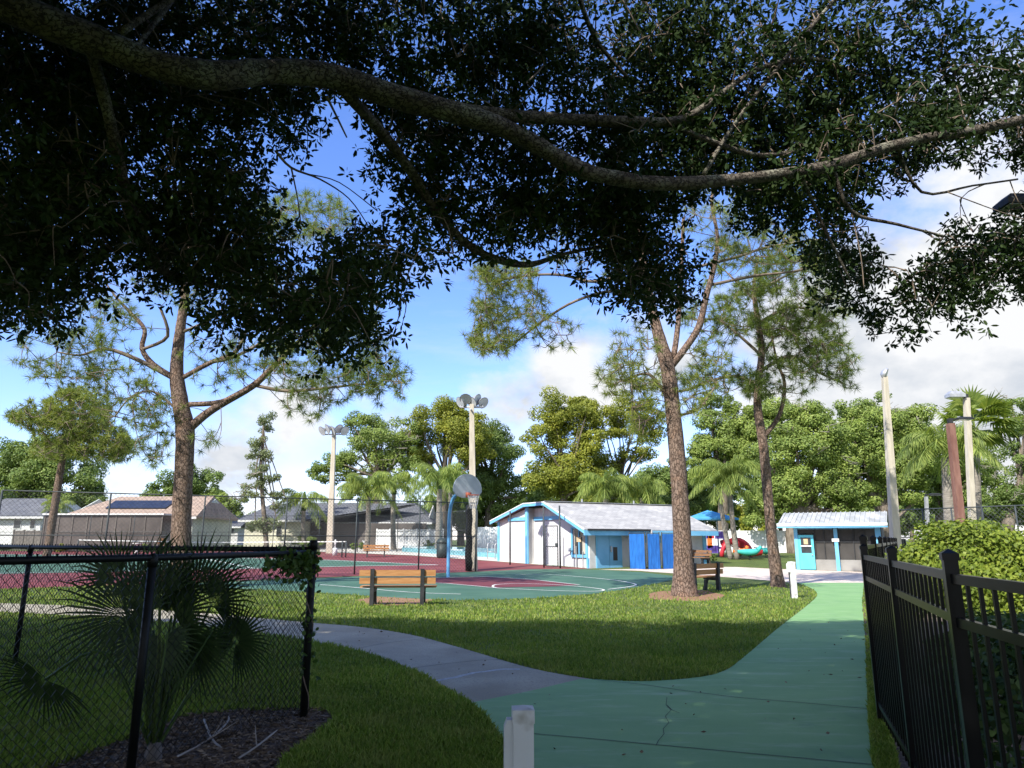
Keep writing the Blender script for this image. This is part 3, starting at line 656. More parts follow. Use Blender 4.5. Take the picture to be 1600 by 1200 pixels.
# ------------------------------------------------------------------ pines
def pine(label, d, trunk, branches, zones, needle='needle', L=.27, W=.012, nper=38, group='pines on the lawn', twr=.012, bark='bark_pine', base=None, depth=1.6):
    pos = [P(x, y, d) for x, y, r in trunk]
    base = base or Vector((pos[0].x, d, gz(d)))
    pos[0] = base.copy(); pos[0].z -= .05
    t = thing('pine_tree', base, label, 'tree', group)
    r0 = [pxm(r*.92, d) for x, y, r in trunk]; c = catmull(pos, 5); rr = []
    for i in range(len(pos)-1):
        for j in range(5): rr.append((r0[i]+(r0[i+1]-r0[i])*j/5)*random.uniform(.97,1.04))
    rr.append(r0[-1]); mb = MB(); mb.tube(c, rr, 14); mb.build('trunk', bark, t, True)
    bp = list(c[len(c)//2:])
    for br in branches:
        off = random.uniform(-1,1)*depth*.5; n = len(br)
        ps = [P(x, y, d+off*(i/(n-1))) for i, (x, y, r) in enumerate(br)]; rs = [pxm(r*.68, d) for x, y, r in br]
        cc = catmull(ps, 4); rr = []
        for i in range(n-1):
            for j in range(4): rr.append(rs[i]+(rs[i+1]-rs[i])*j/4)
        rr.append(rs[-1]); mb = MB(); mb.tube(cc, rr, 8); mb.build('branch', bark if br[0][2] > 5 else 'twig', t, True); bp += cc[2:]
    A = np.array([tuple(q) for q in bp]); tufts = []; ax = []; mb = MB()
    for zx, zy, rx, ry, n in zones:
        # boughs: each zone has a few sub-boughs that carry tufts
        for _ in range(int(n*2.1)):
            a = random.uniform(0, 2*math.pi); rr = math.sqrt(random.random())
            q = P(zx+rx*rr*math.cos(a), zy+ry*rr*math.sin(a), d+random.uniform(-1,1)*depth)
            dd = np.linalg.norm(A-np.array(tuple(q)), axis=1); i = int(np.argmin(dd+RNG.uniform(0,.4,len(dd)))); s = Vector(A[i])
            dr = (q-s); l = dr.length
            if l > .02:
                m_ = s+dr*.55+Vector((random.uniform(-.1,.1), random.uniform(-.1,.1), -.08*l+random.uniform(-.1,.1)))
                pts = catmull([s, m_, q], 3); k = twr
                mb.tube(pts, [k*1.3,k*1.2,k*1.1,k,k*.8,k*.65,k*.5], 4, False)
                if l > .7 and len(A) < 3000: A = np.concatenate([A, np.array([tuple(pts[2]), tuple(pts[4])])])
                dr.normalize()
            tufts.append(tuple(q)); ax.append(tuple(dr*.55+Vector((0,0,-.15))))
            if random.random() < .6:
                e = q-dr*.25*L/.27+Vector((random.uniform(-.2,.2), random.uniform(-.2,.2), random.uniform(-.1,.2)))*(L/.27); tufts.append(tuple(e)); ax.append(tuple(dr*.4))
    build_np('crown', needles(np.array(tufts), np.array(ax), nper, L, W), 3, needle, t, None, mb, 'twig')
    return t
pine('pine with forked trunk on the left lawn in front of the tennis court', 23.5,
     [(283,925,19),(282,890,16),(284,800,15),(288,720,14.5),(289,670,15),(282,630,13),(276,580,11),(281,520,8.5),(288,470,7),(294,400,5),(298,330,4),(300,260,3)],
     [[(290,675,11),(318,650,10),(345,632,9),(395,603,8),(425,575,7),(470,530,5),(520,480,3.5),(560,430,2.5)], [(296,632,6),(345,628,6),(388,608,5)], [(398,602,4),(450,611,4),(520,605,3),(565,600,2)],
      [(274,592,7),(240,570,6.5),(222,545,6),(226,515,5),(205,490,4),(183,466,2.6),(165,440,2),(158,405,1.4),(140,370,.7)], [(268,590,5),(215,562,5),(165,545,4),(125,555,2.5),(90,550,1.5)], [(282,592,6),(330,566,5.5),(368,550,5),(388,505,3.5),(395,460,2.6),(410,420,1.6),(405,380,.8)], [(330,566,4),(370,556,4),(430,520,3),(470,470,2)],
      [(276,640,3),(240,612,2.5),(205,620,2),(180,650,1.5)], [(225,545,4),(262,525,4),(250,480,3)], [(283,520,4),(330,498,3),(360,470,2)]],
     [(110,560,85,45,42),(190,610,65,50,34),(240,690,30,40,16),(60,520,40,25,8),(160,500,60,40,22),(330,560,60,50,16),(400,560,50,40,16),(520,570,110,60,95),(590,590,55,45,36),(470,640,40,25,8),(480,480,120,70,50),(330,440,120,60,34),(320,690,20,20,3),(470,340,80,40,60),(320,360,120,70,40),(250,640,40,30,10)], L=.33, W=.012)
pine('tall forked pine beside the right lawn bench', 20.8,
     [(1070,931,25),(1069,918,20.5),(1068,885,16),(1064,800,14),(1057,700,13.4),(1048,610,13),(1041,565,12.5),(1028,520,10),(1016,470,8),(1005,410,6.5),(995,330,5),(990,240,4)],
     [[(1046,575,9),(1070,545,8),(1092,510,8),(1103,465,7),(1116,415,6),(1121,370,4.5),(1112,310,4),(1125,260,2)], [(1052,560,7),(1059,510,6.5),(1064,430,5),(1068,340,4)], [(1085,418,4),(1150,402,3.5),(1200,386,3),(1280,374,2)], [(1112,445,4),(1180,431,3.5),(1240,424,2.5),(1290,410,1.5)],
      [(1016,470,5),(960,455,4),(900,470,3.5),(850,500,3),(800,540,2)], [(1005,420,4),(930,440,4),(880,430,3.5),(830,430,3),(770,440,2)], [(1042,620,4),(1015,585,3.5),(985,590,2.5),(960,600,1.5)], [(1050,650,3),(1090,640,2.5),(1120,600,2)]],
     [(790,430,55,25,34),(800,480,65,45,52),(770,530,40,25,30),(860,520,50,30,10),(990,560,45,60,28),(1010,640,30,50,24),(960,590,30,30,10),(1110,570,30,40,12),(1150,390,60,25,22),(1240,390,55,30,26),(1200,330,80,50,30),(1090,320,70,50,20),(930,400,80,50,14),(1085,610,30,40,12)], 'needle_y', L=.30, W=.011)
pine('slimmer pine on the right lawn by the brick terrace', 24.6,
     [(1216,919,14),(1214,903,10.5),(1207,850,8.6),(1202,800,8),(1193,700,7.6),(1184,640,7),(1185,600,6.4),(1190,550,5.5),(1184,500,5),(1178,450,3.5),(1185,400,2)],
     [[(1194,682,6),(1218,648,5),(1226,600,4),(1214,565,3),(1205,520,2)], [(1186,602,4.5),(1150,588,4),(1110,595,3.5),(1060,612,2.5),(1020,600,1.5)], [(1188,580,4.5),(1235,556,4),(1275,580,3),(1320,600,2)], [(1189,555,4),(1150,520,3.5),(1120,500,2.5),(1085,500,2)], [(1185,505,4),(1235,480,3.5),(1280,490,2.5),(1310,510,1.5)],
      [(1190,560,3),(1215,520,2.5),(1240,510,1.5)], [(1180,470,3),(1150,440,2.5),(1130,420,1.5)], [(1182,455,3),(1230,430,2.5),(1260,420,1.5)]],
     [(1250,530,70,45,80),(1200,480,90,40,70),(1120,500,60,40,36),(1130,590,70,35,30),(1290,560,50,35,40),(1300,480,40,40,26),(1230,430,60,35,52),(1150,430,50,40,26),(1185,600,22,22,16),(1040,600,40,25,8),(1330,590,20,20,5),(1215,600,60,30,20)], 'needle', L=.30, W=.012)
pine('distant leaning pine left of the brown roofed house', 46,
     [(76,846,6.5),(84,800,6),(92,750,5.5),(100,705,5),(108,660,3.5),(112,620,2)],
     [[(98,715,3),(70,680,2.5),(45,645,1.5)], [(102,700,3),(140,680,2.5),(185,690,1.5)], [(105,690,3),(130,650,2.5),(160,640,1.5)], [(100,710,2.5),(135,712,2),(170,715,1.5)]],
     [(120,640,55,35,120),(150,690,55,30,110),(60,650,45,25,60),(80,700,30,20,36),(185,700,28,22,40),(110,670,60,40,80),(115,615,25,12,26),(30,650,22,12,14)], 'needle_y', L=.42, W=.035, nper=20, twr=.02, depth=3.0, group='distant pines')
# ------------------------------------------------------------------ background trees
def btree(label, d, trunk, ells, leaf='bg_leaf', ls=.34, dens=1.0, group='trees behind the courts and buildings', name='broadleaf_tree', mat='bark_far', twigs=0, cat='tree', flat=.75, lumps=1.0):
    ls *= .55
    pos = [P(x, y, d) for x, y, r in trunk]; base = Vector((pos[0].x, d, gz(d))); pos[0] = base-Vector((0,0,.1))
    t = thing(name, base, label, cat, group)
    mb = MB(); c = catmull(pos, 4); r0 = [pxm(r, d) for x, y, r in trunk]
    mb.tube(c, [r0[min(i//4, len(r0)-2)]+(r0[min(i//4+1, len(r0)-1)]-r0[min(i//4, len(r0)-2)])*((i % 4)/4 if i//4 < len(r0)-1 else 1) for i in range(len(c))], 8)
    top = pos[-1]; pts = []; dirs = []; lb = MB()
    for (x, y, rx, ry) in ells:
        cx = P(x, y, d); ax, az = pxm(rx, d), pxm(ry, d); ay = max(ax, az)*.75
        vol = (ax*az)**.5; nb = max(6, int(lumps*9*ax*az/ (1.0*vol)))
        nb = min(nb, 52)
        for k in range(nb):
            u_ = unit(1)[0]; rr = random.uniform(.35, .95)
            q = np.array([cx.x+u_[0]*ax*rr, cx.y+u_[1]*ay*rr, cx.z+u_[2]*az*rr])
            br = vol*random.uniform(.24, .42); nl = int(dens*95*(br/ls)**1.35/ (1.6**1.35)*1.1)+20
            v = unit(nl); rad = br*RNG.uniform(.55, 1.0, nl)
            w = v*rad[:,None]; w[:,2] *= flat
            pts.append(q+w); dirs.append(v+u_*.35)
            if k % 7 == 0:
                a_ = top.lerp(pos[-2], random.random()*.7); q_ = Vector(q); j_ = lambda f: Vector((random.uniform(-1,1), random.uniform(-1,1), random.uniform(-.8,.8)))*vol*f
                lb.tube(catmull([a_, a_.lerp(q_,.35)+j_(.12)-Vector((0,0,.06*vol)), a_.lerp(q_,.7)+j_(.1), q_], 2), [max(.05, r0[-1]*k_) for k_ in (.6,.52,.45,.38,.3,.22,.15)], 5, False)
    mb.v += []; mb.build('trunk', mat, t, True); lb.build('limbs', mat, t)
    p = np.concatenate(pts); dd = np.concatenate(dirs); dd /= np.linalg.norm(dd, axis=1, keepdims=True); n = len(p)
    tb = MB()
    if twigs:
        for _ in range(twigs):
            q = p[random.randrange(n)]+np.array([0,-.6,0]); e = Vector(q)
            for k in range(3): tb.tube([e, e+Vector((random.uniform(-.8,.8), random.uniform(-.6,.1), random.uniform(-.2,.7))), e+Vector((random.uniform(-1.4,1.4), random.uniform(-.8,.1), random.uniform(-.3,1.2)))], [.035,.025,.012], 4, False)
    build_np('crown', faced(p, RNG.uniform(.7,1.25,n)*ls, RNG.uniform(.45,.75,n)*ls, dd), 4, leaf, t, None, tb, 'twig_grey')
    return t
btree('dark rounded oak behind the leftmost houses', 82, [(75,850,9),(72,800,8),(70,760,6)], [(20,745,60,55),(85,750,70,55),(60,715,50,35),(130,775,40,30)], 'bg_dark', .5)
btree('low round oak behind the brown house roof', 95, [(285,852,6),(285,800,5),(285,775,4)], [(250,765,38,22),(300,755,48,28),(335,775,22,18)], 'bg_dark', .5)
btree('distant small oak between the brown house and beige house', 84, [(335,850,5),(337,825,4),(338,805,3)], [(335,795,30,25),(360,790,25,20)], 'bg_leaf', .45)
btree('airy pale slender tree in front of the beige house', 64, [(418,852,4),(412,800,3.5),(408,740,2.5),(412,660,1.2)], [(412,665,20,28),(405,705,28,25),(418,740,30,22),(395,765,30,18),(425,780,24,18),(410,820,34,20)], 'bg_pale', .34, .42, twigs=6)
btree('open crowned oak with leaning limbs behind the pool', 76, [(590,852,12),(592,810,10),(590,775,7),(598,735,4)], [(590,690,55,40),(620,720,45,35),(540,725,40,30),(505,740,30,22),(565,665,35,25),(640,680,30,30),(560,770,35,22)], 'bg_leaf', .4, .7, twigs=8)
btree('tall yellow-green round pine behind the tall middle light pole', 78, [(690,856,8),(692,800,7),(695,740,5)], [(690,665,65,42),(735,690,50,40),(660,705,40,32),(720,640,40,20)], 'bg_yellow', .42, 1.0)
btree('dark dense pine between the tall light pole and the pool building', 84, [(765,858,8),(765,800,7),(768,760,5)], [(770,720,48,55),(790,765,40,40),(740,770,40,40),(760,690,40,30)], 'bg_dark', .45)
btree('bushy dark tree low behind the pool fence', 86, [(720,858,6),(720,830,5),(722,810,4)], [(720,800,50,32),(770,810,50,25),(690,790,30,30)], 'bg_dark', .45)
btree('tall bright pine behind the left end of the pool building', 72, [(880,872,7),(880,800,6.5),(882,740,4)], [(880,650,52,44),(850,680,38,38),(915,640,42,30),(890,735,60,48),(850,745,42,42),(925,690,36,36),(905,770,45,25)], 'bg_yellow', .42, .85)
btree('open yellow-green pine behind the middle of the pool building', 76, [(975,872,6),(972,790,5),(970,720,3)], [(985,645,52,32),(950,665,38,28),(1015,665,34,30),(940,740,44,44),(995,705,36,24),(970,770,50,25)], 'bg_yellow', .4, .6, twigs=5)
btree('mid green tree filling in behind the pool building roof', 92, [(1010,874,7),(1010,820,6),(1010,790,4)], [(1000,765,55,38),(920,770,60,40),(1060,770,45,45),(860,770,50,40),(1040,740,30,25)], 'bg_dark', .5)
btree('oak rising between the two right-hand pines', 78, [(1130,868,9),(1130,800,8),(1130,750,6)], [(1125,690,50,45),(1095,720,40,40),(1160,730,50,50),(1120,640,35,25),(1180,660,45,40),(1210,650,40,30)], 'bg_leaf', .45, 1.0, twigs=6)
btree('broad dense oak behind the screened hut', 58, [(1245,876,14),(1240,830,12),(1245,790,9)], [(1265,700,55,55),(1235,760,50,45),(1300,760,50,40),(1260,650,45,30),(1210,720,45,45),(1200,790,45,40),(1310,690,45,50),(1230,670,45,45),(1330,780,40,35)], 'bg_leaf', .36, 1.0, twigs=16)
btree('tallest spreading oak behind the tall right light pole', 62, [(1385,878,12),(1380,830,10),(1378,790,8)], [(1360,650,60,40),(1400,690,50,50),(1340,720,50,45),(1400,760,50,45),(1430,660,35,40),(1330,660,45,35),(1440,720,40,45),(1380,720,55,50)], 'bg_leaf', .38, 1.0, twigs=18)
btree('leafy oak low behind the rusty lamp post', 66, [(1470,870,7),(1468,810,6),(1465,780,5)], [(1460,710,50,55),(1450,770,45,40),(1500,780,50,30),(1520,720,45,45)], 'bg_dark', .4, twigs=6)
btree('thin sided tree at the far right edge beyond the fan palm', 60, [(1570,872,10),(1580,800,8),(1600,740,5)], [(1580,640,40,25),(1600,670,40,25),(1560,770,40,35),(1610,720,40,40),(1600,790,40,40)], 'bg_dark', .34, .8, twigs=10)
btree('small leafy tree right behind the playground slide', 66, [(1175,868,5),(1172,840,4),(1170,825,3)], [(1165,815,25,28),(1195,830,25,25)], 'bg_yellow', .36)
btree('dark oak massed behind the playground shade', 84, [(1100,866,8),(1098,820,7),(1096,790,5)], [(1090,780,40,40),(1130,800,45,40),(1060,800,40,35)], 'bg_dark', .45)
for k, (x0, d, hgt, lab) in enumerate(((205,140,28,'hazy low tree line clump beyond the brown house ridge'), (455,130,26,'hazy low clump behind the dark roofed house'), (500,125,32,'low green tree beyond the left light pole'), (640,110,40,'green tree massed behind the grey gabled house'), (1330,95,60,'green tree massed behind the hut roof'), (-30,75,60,'green tree cut by the left edge of the view'), (380,120,26,'small far tree beside the beige gable'), (820,100,50,'green tree massed behind the left roof edge of the pool building'), (1220,100,80,'deep background tree between the hut and the second pine'), (1500,105,70,'deep background tree behind the two right palms'), (1040,110,60,'deep background tree right of the pool building ridge'), (1425,84,42,'low dark tree just right of the screened hut roof'), (1560,92,50,'low tree behind the chain link fence and round bush'), (1385,90,50,'deep background tree behind the hut back wall'))):
    btree(lab, d, [(x0,846,4),(x0,830,3),(x0,815,3)], [(x0,838-hgt*.9,40,hgt*.55),(x0-28,838-hgt*.6,30,hgt*.5),(x0+30,838-hgt*.55,32,hgt*.45)], 'bg_dark', .6)
# ------------------------------------------------------------------ palms
def palm(label, base_px, d, top_px, rt, L, nf=20, leaf='palm', droop=1.0, group='feathery palms behind the courts', shaft=True, up=.5, fan=False):
    base = GD(base_px[0], d) if base_px[1] is None else G(*base_px)
    d = base.y; t = thing('palm_tree', base, label, 'palm tree', group)
    top = P(top_px[0], top_px[1], d); r = pxm(rt, d)
    c = catmull([base-Vector((0,0,.05)), base.lerp(top,.5)+Vector((random.uniform(-.1,.1),0,0)), top], 5); n = len(c)
    mb = MB(); mb.tube(c, [r*(1.25-.35*i/(n-1)) for i in range(n)], 9)
    mb.build('trunk', 'bark_palm', t, True)
    if shaft:
        mb = MB(); mb.tube([top-Vector((0,0,r*3)), top+Vector((0,0,r*2)), top+Vector((0,0,r*6))], [r*1.15, r*1.05, r*.4], 8); mb.build('crown_shaft', 'vine', t, True)
    lv = []
    for k in range(nf):
        az = 2*math.pi*k/nf+random.uniform(-.2,.2); el = (-.3+1.5*((k*.618) % 1))*up*1.75 if not fan else random.uniform(-.5,1.3)
        h = Vector((math.cos(az), math.sin(az), 0)); l = L*random.uniform(.8,1.1)
        if fan:
            dr0 = (h*math.cos(el)+Vector((0,0,math.sin(el)))); hub = top+dr0*l*.55; side = h.cross(Vector((0,0,1)))
            for j in range(-9, 10):
                an = j*.15; dr = dr0*math.cos(an)+side*math.sin(an); tip = hub+dr*l*.6+Vector((0,0,-.22*l*abs(j)/9-.12*l*random.random())); s = dr.cross(dr0.cross(side)).normalized()*.03*L
                m_ = hub+dr*l*.3; lv += [hub-s*.2, m_-s, tip, m_+s]
            s = side*.02; lv += [top-s, hub-s, hub+s, top+s]; continue
        pts = []
        for j in range(13):
            s = j/12; pts.append(top+Vector((0,0,r*3))+h*(l*s*math.cos(el*.8)*(1-.12*s*s))+Vector((0,0,l*(math.sin(el)*s-droop*.62*s*s))))
        side = h.cross(Vector((0,0,1)))
        for j in range(12):
            a, b_ = pts[j], pts[j+1]; w = .02*L/2; lv += [a-side*w, b_-side*w*.7, b_+side*w*.7, a+side*w]
            for m_ in range(5):
                q = a.lerp(b_, m_/5); s = (j+m_/5)/12
                if s < .12: continue
                ll = L*.28*math.sin(math.pi*min(1,(s*.92+.08)))**.6+.05
                for sg in (-1, 1):
                    fw = (b_-a).normalized(); dr = (side*sg*random.uniform(.25,.8)+fw*random.uniform(.2,.6)+Vector((0,0,-.65*droop+random.uniform(-.45,.4)))).normalized()
                    e = q+dr*ll+Vector((0,0,-.12*ll)); wv = fw*(.0095*L); m2 = q+dr*ll*.5
                    lv += [q-wv*.5, m2-wv, e, m2+wv]
    build_np('fronds', np.array([tuple(q) for q in lv]), 4, leaf, t)
    return t
palm('slim bright palm in front of the beige house', (475,None), 66, (475,788), 3.2, 3.2, 15)
palm('palm with long drooping fronds left of the far court bench', (573,None), 62, (575,765), 3.6, 3.6, 18)
palm('palm whose fronds hang behind the pool, right of the far court bench', (615,None), 66, (616,762), 3.4, 3.6, 18)
palm('tall palm left of the basketball hoop', (684,None), 60, (687,752), 4, 3.6, 18)
palm('palm crown just left of the tall middle light pole', (703,None), 64, (704,758), 3, 3.4, 16)
palm('palm with ragged trunk above the pool building roof', (948,None), 58, (947,766), 4.5, 3.6, 20)
palm('wide weeping palm right of the pool building ridge', (1002,None), 60, (1002,768), 3.2, 3.4, 20)
palm('left palm of the pale pair by the playground', (1142,874), 0, (1122,752), 3.2, 2.9, 20, group='pair of pale trunked palms by the playground')
palm('right palm of the pale pair by the playground', (1152,874), 0, (1138,742), 3.5, 2.9, 20, group='pair of pale trunked palms by the playground')
palm('small bushy palm behind the leaning pine at left', (90,None), 72, (90,795), 3, 2.2, 14, up=.6)
palm('thick trunked palm left of the rusty lamp post', (1489,None), 38, (1479,715), 8.5, 3.0, 26, group='palms behind the iron fence', shaft=False)
palm('fan palm with stiff round leaves behind the concrete lamp pole', (1530,None), 41, (1524,670), 5, 2.3, 44, 'palm', group='palms behind the iron fence', fan=True, shaft=False)
# ------------------------------------------------------------------ tall court fences
def diag_mesh(mb, a, b, z0, z1, pitch=.16, w=.0065):
    a = Vector(a); b = Vector(b); L = (b-a).length; d = (b-a)/L; hgt = z1-z0; n = int((L+hgt)/pitch)
    for i in range(n):
        for sg in (0, 1):
            s0 = i*pitch-hgt; s1 = i*pitch; zA, zB = z0, z1
            if s0 < 0: zA = z0-s0; s0 = 0
            if s1 > L: zB = z1-(s1-L); s1 = L
            if zB-zA < .05: continue
            if sg: q0, q1 = a+d*s0+Vector((0,0,z1-(zA-z0))), a+d*s1+Vector((0,0,z1-(zB-z0)))
            else: q0, q1 = a+d*s0+Vector((0,0,zA)), a+d*s1+Vector((0,0,zB))
            mb.bar(q0, q1, w)
def tall_fence(pts_base, htop, label, mids=(.5,), r=.035, skirt=True, pitch=.16, w=.0065, mat='fpost'):
    t = thing('court_fence', pts_base[0], label, 'fence', 'tall chain link fences round the tennis court')
    for q in pts_base:
        mb = MB(); mb.tube([q, q+Vector((0,0,htop-gz(q.y)))], r, 8); mb.build('post', mat, t, True)
    a, b = pts_base[0], pts_base[-1]
    mb = MB(); mb.tube([Vector((a.x,a.y,htop)), Vector((b.x,b.y,htop))], r*.75, 6)
    for m_ in mids: mb.tube([Vector((a.x,a.y,htop*m_)), Vector((b.x,b.y,htop*m_))], r*.7, 6)
    mb.build('rails', mat, t, True)
    mb = MB(); diag_mesh(mb, Vector((a.x,a.y,0)), Vector((b.x,b.y,0)), max(gz(a.y),gz(b.y))+.04, htop, pitch, w); mb.build('wire_mesh', 'meshwire', t)
A = G(743,893); a0 = ray(0, 843)[0]
B = Vector((ray(-60,843)[0]*26.3, 26.3, 0))
def online(px):
    k = ray(px, 843)[0]; # intersect A + s(B-A)
    s = (k*A.y-A.x)/((B.x-A.x)-k*(B.y-A.y)); return A+(B-A)*s
ZT = P(743,786,A.y).z
tall_fence([A]+[Vector((q.x,q.y,gz(q.y))) for q in (online(x) for x in (655,556,445,315,165,-8))], ZT, 'tall dark chain link fence along the near side of the tennis court', (.51,))
fb = [GD(x, 60) for x in (-20,61,136,205,283,355,425,497,558,620)]
tall_fence(fb, P(300,806,60).z, 'far chain link fence behind the tennis net', (.62,), .03, pitch=.15, w=.0045)
fb = [GD(x, d) for x, d in ((620,60),(690,54),(745,50.5))]
tall_fence(fb, P(690,800,54).z, 'chain link fence between the tennis court and the pool', (.62,), .03, pitch=.15, w=.0045)
# rolled black windscreen at the fence end
q = A+Vector((-.35,.1,0)); mb = MB(); zt = P(728,789,A.y).z
mb.tube([q+Vector((.03*math.sin(k*2.1), .02*math.cos(k*1.7), gz(q.y)+.02+(zt-.02-gz(q.y))*k/9)) for k in range(10)], [.16,.19,.17,.18,.16,.17,.15,.16,.17,.14], 9)
tag(mb.build('rolled_windscreen', 'vinyl', None, True), 'black windscreen rolled up tight against the fence end post', 'windscreen')
# fence posts and gate by the pool building
gpost = [G(797,882.5), G(850,887), G(875.5,888)]
t = thing('chain_link_gate', gpost[1], 'tall chain link gate frame standing in front of the white building', 'gate')
for q, yt in zip(gpost, (799,790,790)):
    mb = MB(); mb.tube([q, Vector((q.x,q.y,P(850,yt,q.y).z))], .045, 8); mb.build('post', 'fpost', t, True)
mb = MB(); a, b = gpost[1]+Vector((.1,0,.1)), gpost[2]+Vector((-.12,0,.1))
zt = P(860,822,gpost[1].y).z; zm = P(860,854,gpost[1].y).z
for z in (a.z, zm, zt): mb.tube([Vector((a.x,a.y,z)), Vector((b.x,b.y,z))], .028, 6)
for q in (a, b): mb.tube([q, Vector((q.x,q.y,zt))], .028, 6)
mb.build('gate_frame', 'fpost', t, True)
mb = MB(); diag_mesh(mb, Vector((a.x,a.y,0)), Vector((b.x,b.y,0)), a.z, zt, .16, .006); mb.build('wire_mesh', 'meshwire', t)
mb = MB(); mb.box((b.x-.08, b.y-.04, zm+.1), (.12,.08,.16)); mb.build('latch', 'fpost', t)
# ------------------------------------------------------------------ tennis net
n0, n1 = G(540,871), GD(120,56); t = thing('tennis_net', n0, 'tennis net with white tape across the green court', 'net')
for q, w in ((n0,.05), (n1,.05)):
    mb = MB(); mb.tube([q, q+Vector((0,0,1.1))], w, 8); mb.build('post', 'fpost', t, True)
q = G(534,871); mb = MB(); mb.tube([q, q+Vector((0,0,1.1))], .05, 8); mb.build('post', 'fpost', t, True)
mb = MB(); mb.bar(n0+Vector((0,0,1.08)), (n0+n1)/2+Vector((0,0,.96)), .012, .06); mb.bar((n0+n1)/2+Vector((0,0,.96)), n1+Vector((0,0,1.08)), .012, .06); mb.build('tape', 'net', t)
mb = MB(); diag_mesh(mb, Vector((n0.x,n0.y,0)), Vector((n1.x,n1.y,0)), n0.z+.08, n0.z+.92, .16, .006); mb.build('mesh', 'meshwire', t)
# ------------------------------------------------------------------ basketball hoop
def hoop():
    b = G(700,902.5); d = b.y; t = thing('basketball_hoop', b, 'blue gooseneck basketball hoop with grey fan backboard', 'basketball hoop')
    n = Vector((.60,-.80,0)); side = Vector((.80,.60,0))
    bc = P(731,762,d-1.0); bz = bc.z; zt = P(702,795,d).z
    pts = [b-Vector((0,0,.1)), b+Vector((0,0,1)), Vector((b.x,b.y,zt-.5)), Vector((b.x,b.y,zt))+n*.08, Vector((b.x,b.y,zt+.42))+n*.3, Vector((b.x,b.y,zt+.62))+n*.72, Vector((bc.x,bc.y,bz-.05))-n*.12]
    c = catmull(pts, 5); mb = MB(); mb.tube(c, .07, 10); mb.build('pole', 'bpole', t, True)
    W, Hh = .70, 1.04; out = []
    for k in range(25):
        a = math.pi*k/24; out.append((W*math.cos(a), -.08+W*.92*math.sin(a)))
    out = [(W*.80,-.33),(W*.99,-.16)]+out+[(-W*.99,-.16),(-W*.80,-.33),(-W*.4,-.42),(W*.4,-.42)]
    mb = MB(); mb.prism([bc+side*x+Vector((0,0,z)) for x, z in out], n*-.05); bo = mb.build('backboard', 'board', t)
    rc = bc+n*.42+Vector((0,0,-.32)); ring = [rc+n*(.24*math.cos(a))+side*(.24*math.sin(a)) for a in [2*math.pi*k/20 for k in range(21)]]
    mb = MB(); mb.tube(ring, .014, 6); mb.bar(bc+Vector((0,0,-.32)), rc-n*.22, .16, .05); mb.box(bc+n*.03+Vector((0,0,-.3)), (.2,.2,.2), math.atan2(n.y,n.x)); mb.build('rim', 'rim', t, True)
    mb = MB(); N = 12
    for k in range(N):
        for sg in (-1, 1):
            pl = []
            for j in range(5):
                a = 2*math.pi*(k+sg*j*.5)/N; r = .235*(1-.11*j); pl.append(rc+n*(r*math.cos(a))+side*(r*math.sin(a))+Vector((0,0,-.135*j-.01)))
            mb.tube(pl, .008, 3, False)
    mb.build('net', 'net', t)
hoop()
# ------------------------------------------------------------------ benches
def make_bench(slat='slat'):
    t = thing('park_bench', (0,0,0), 'x', 'bench', 'slatted park benches')
    for z, y in ((.76,-.03), (.58,.0)):
        mb = MB(); mb.box((0,y,z), (1.83,.04,.145)); mb.build('back_slat', slat, t, local=True)
    for y in (.16,.30,.44):
        mb = MB(); mb.box((0,y,.43), (1.83,.125,.04)); mb.build('seat_slat', slat, t, local=True)
    for x in (-.6,.6):
        mb = MB()
        mb.prism([(x-.045,-.10,0),(x-.045,.02,0),(x-.045,.03,.40),(x-.045,-.02,.86),(x-.045,-.11,.86),(x-.045,-.085,.43)], (.09,0,0))
        mb.prism([(x-.045,.03,.31),(x-.045,.45,.33),(x-.045,.52,.405),(x-.045,.03,.405)], (.09,0,0))
        mb.prism([(x-.045,.40,0),(x-.045,.52,0),(x-.045,.46,.2),(x-.045,.45,.32),(x-.045,.34,.32),(x-.045,.38,.18)], (.09,0,0))
        mb.build('end_frame', 'frame', t, local=True)
    return t
b1 = make_bench(); q = G(620,946.5); b1.location = q; b1.rotation_euler.z = R(2); b1['label'] = 'nearest cedar slatted bench, its back to the grey path'
b2 = copy_tree(b1); q = on(1102,900,22.4); b2.location = q; b2.rotation_euler.z = R(40); b2['label'] = 'slatted bench half hidden behind the tall forked pine trunk'
b3 = copy_tree(b1); q = G(587,870); b3.location = q; b3.rotation_euler.z = R(190); b3.scale = (1,1,1); b3['label'] = 'distant orange bench at the edge of the red tennis court'
b4 = make_bench('slatdark'); q = G(1094,883); b4.location = q; b4.rotation_euler.z = R(120); b4['label'] = 'brown bench by the hedge at the right end of the pool building'
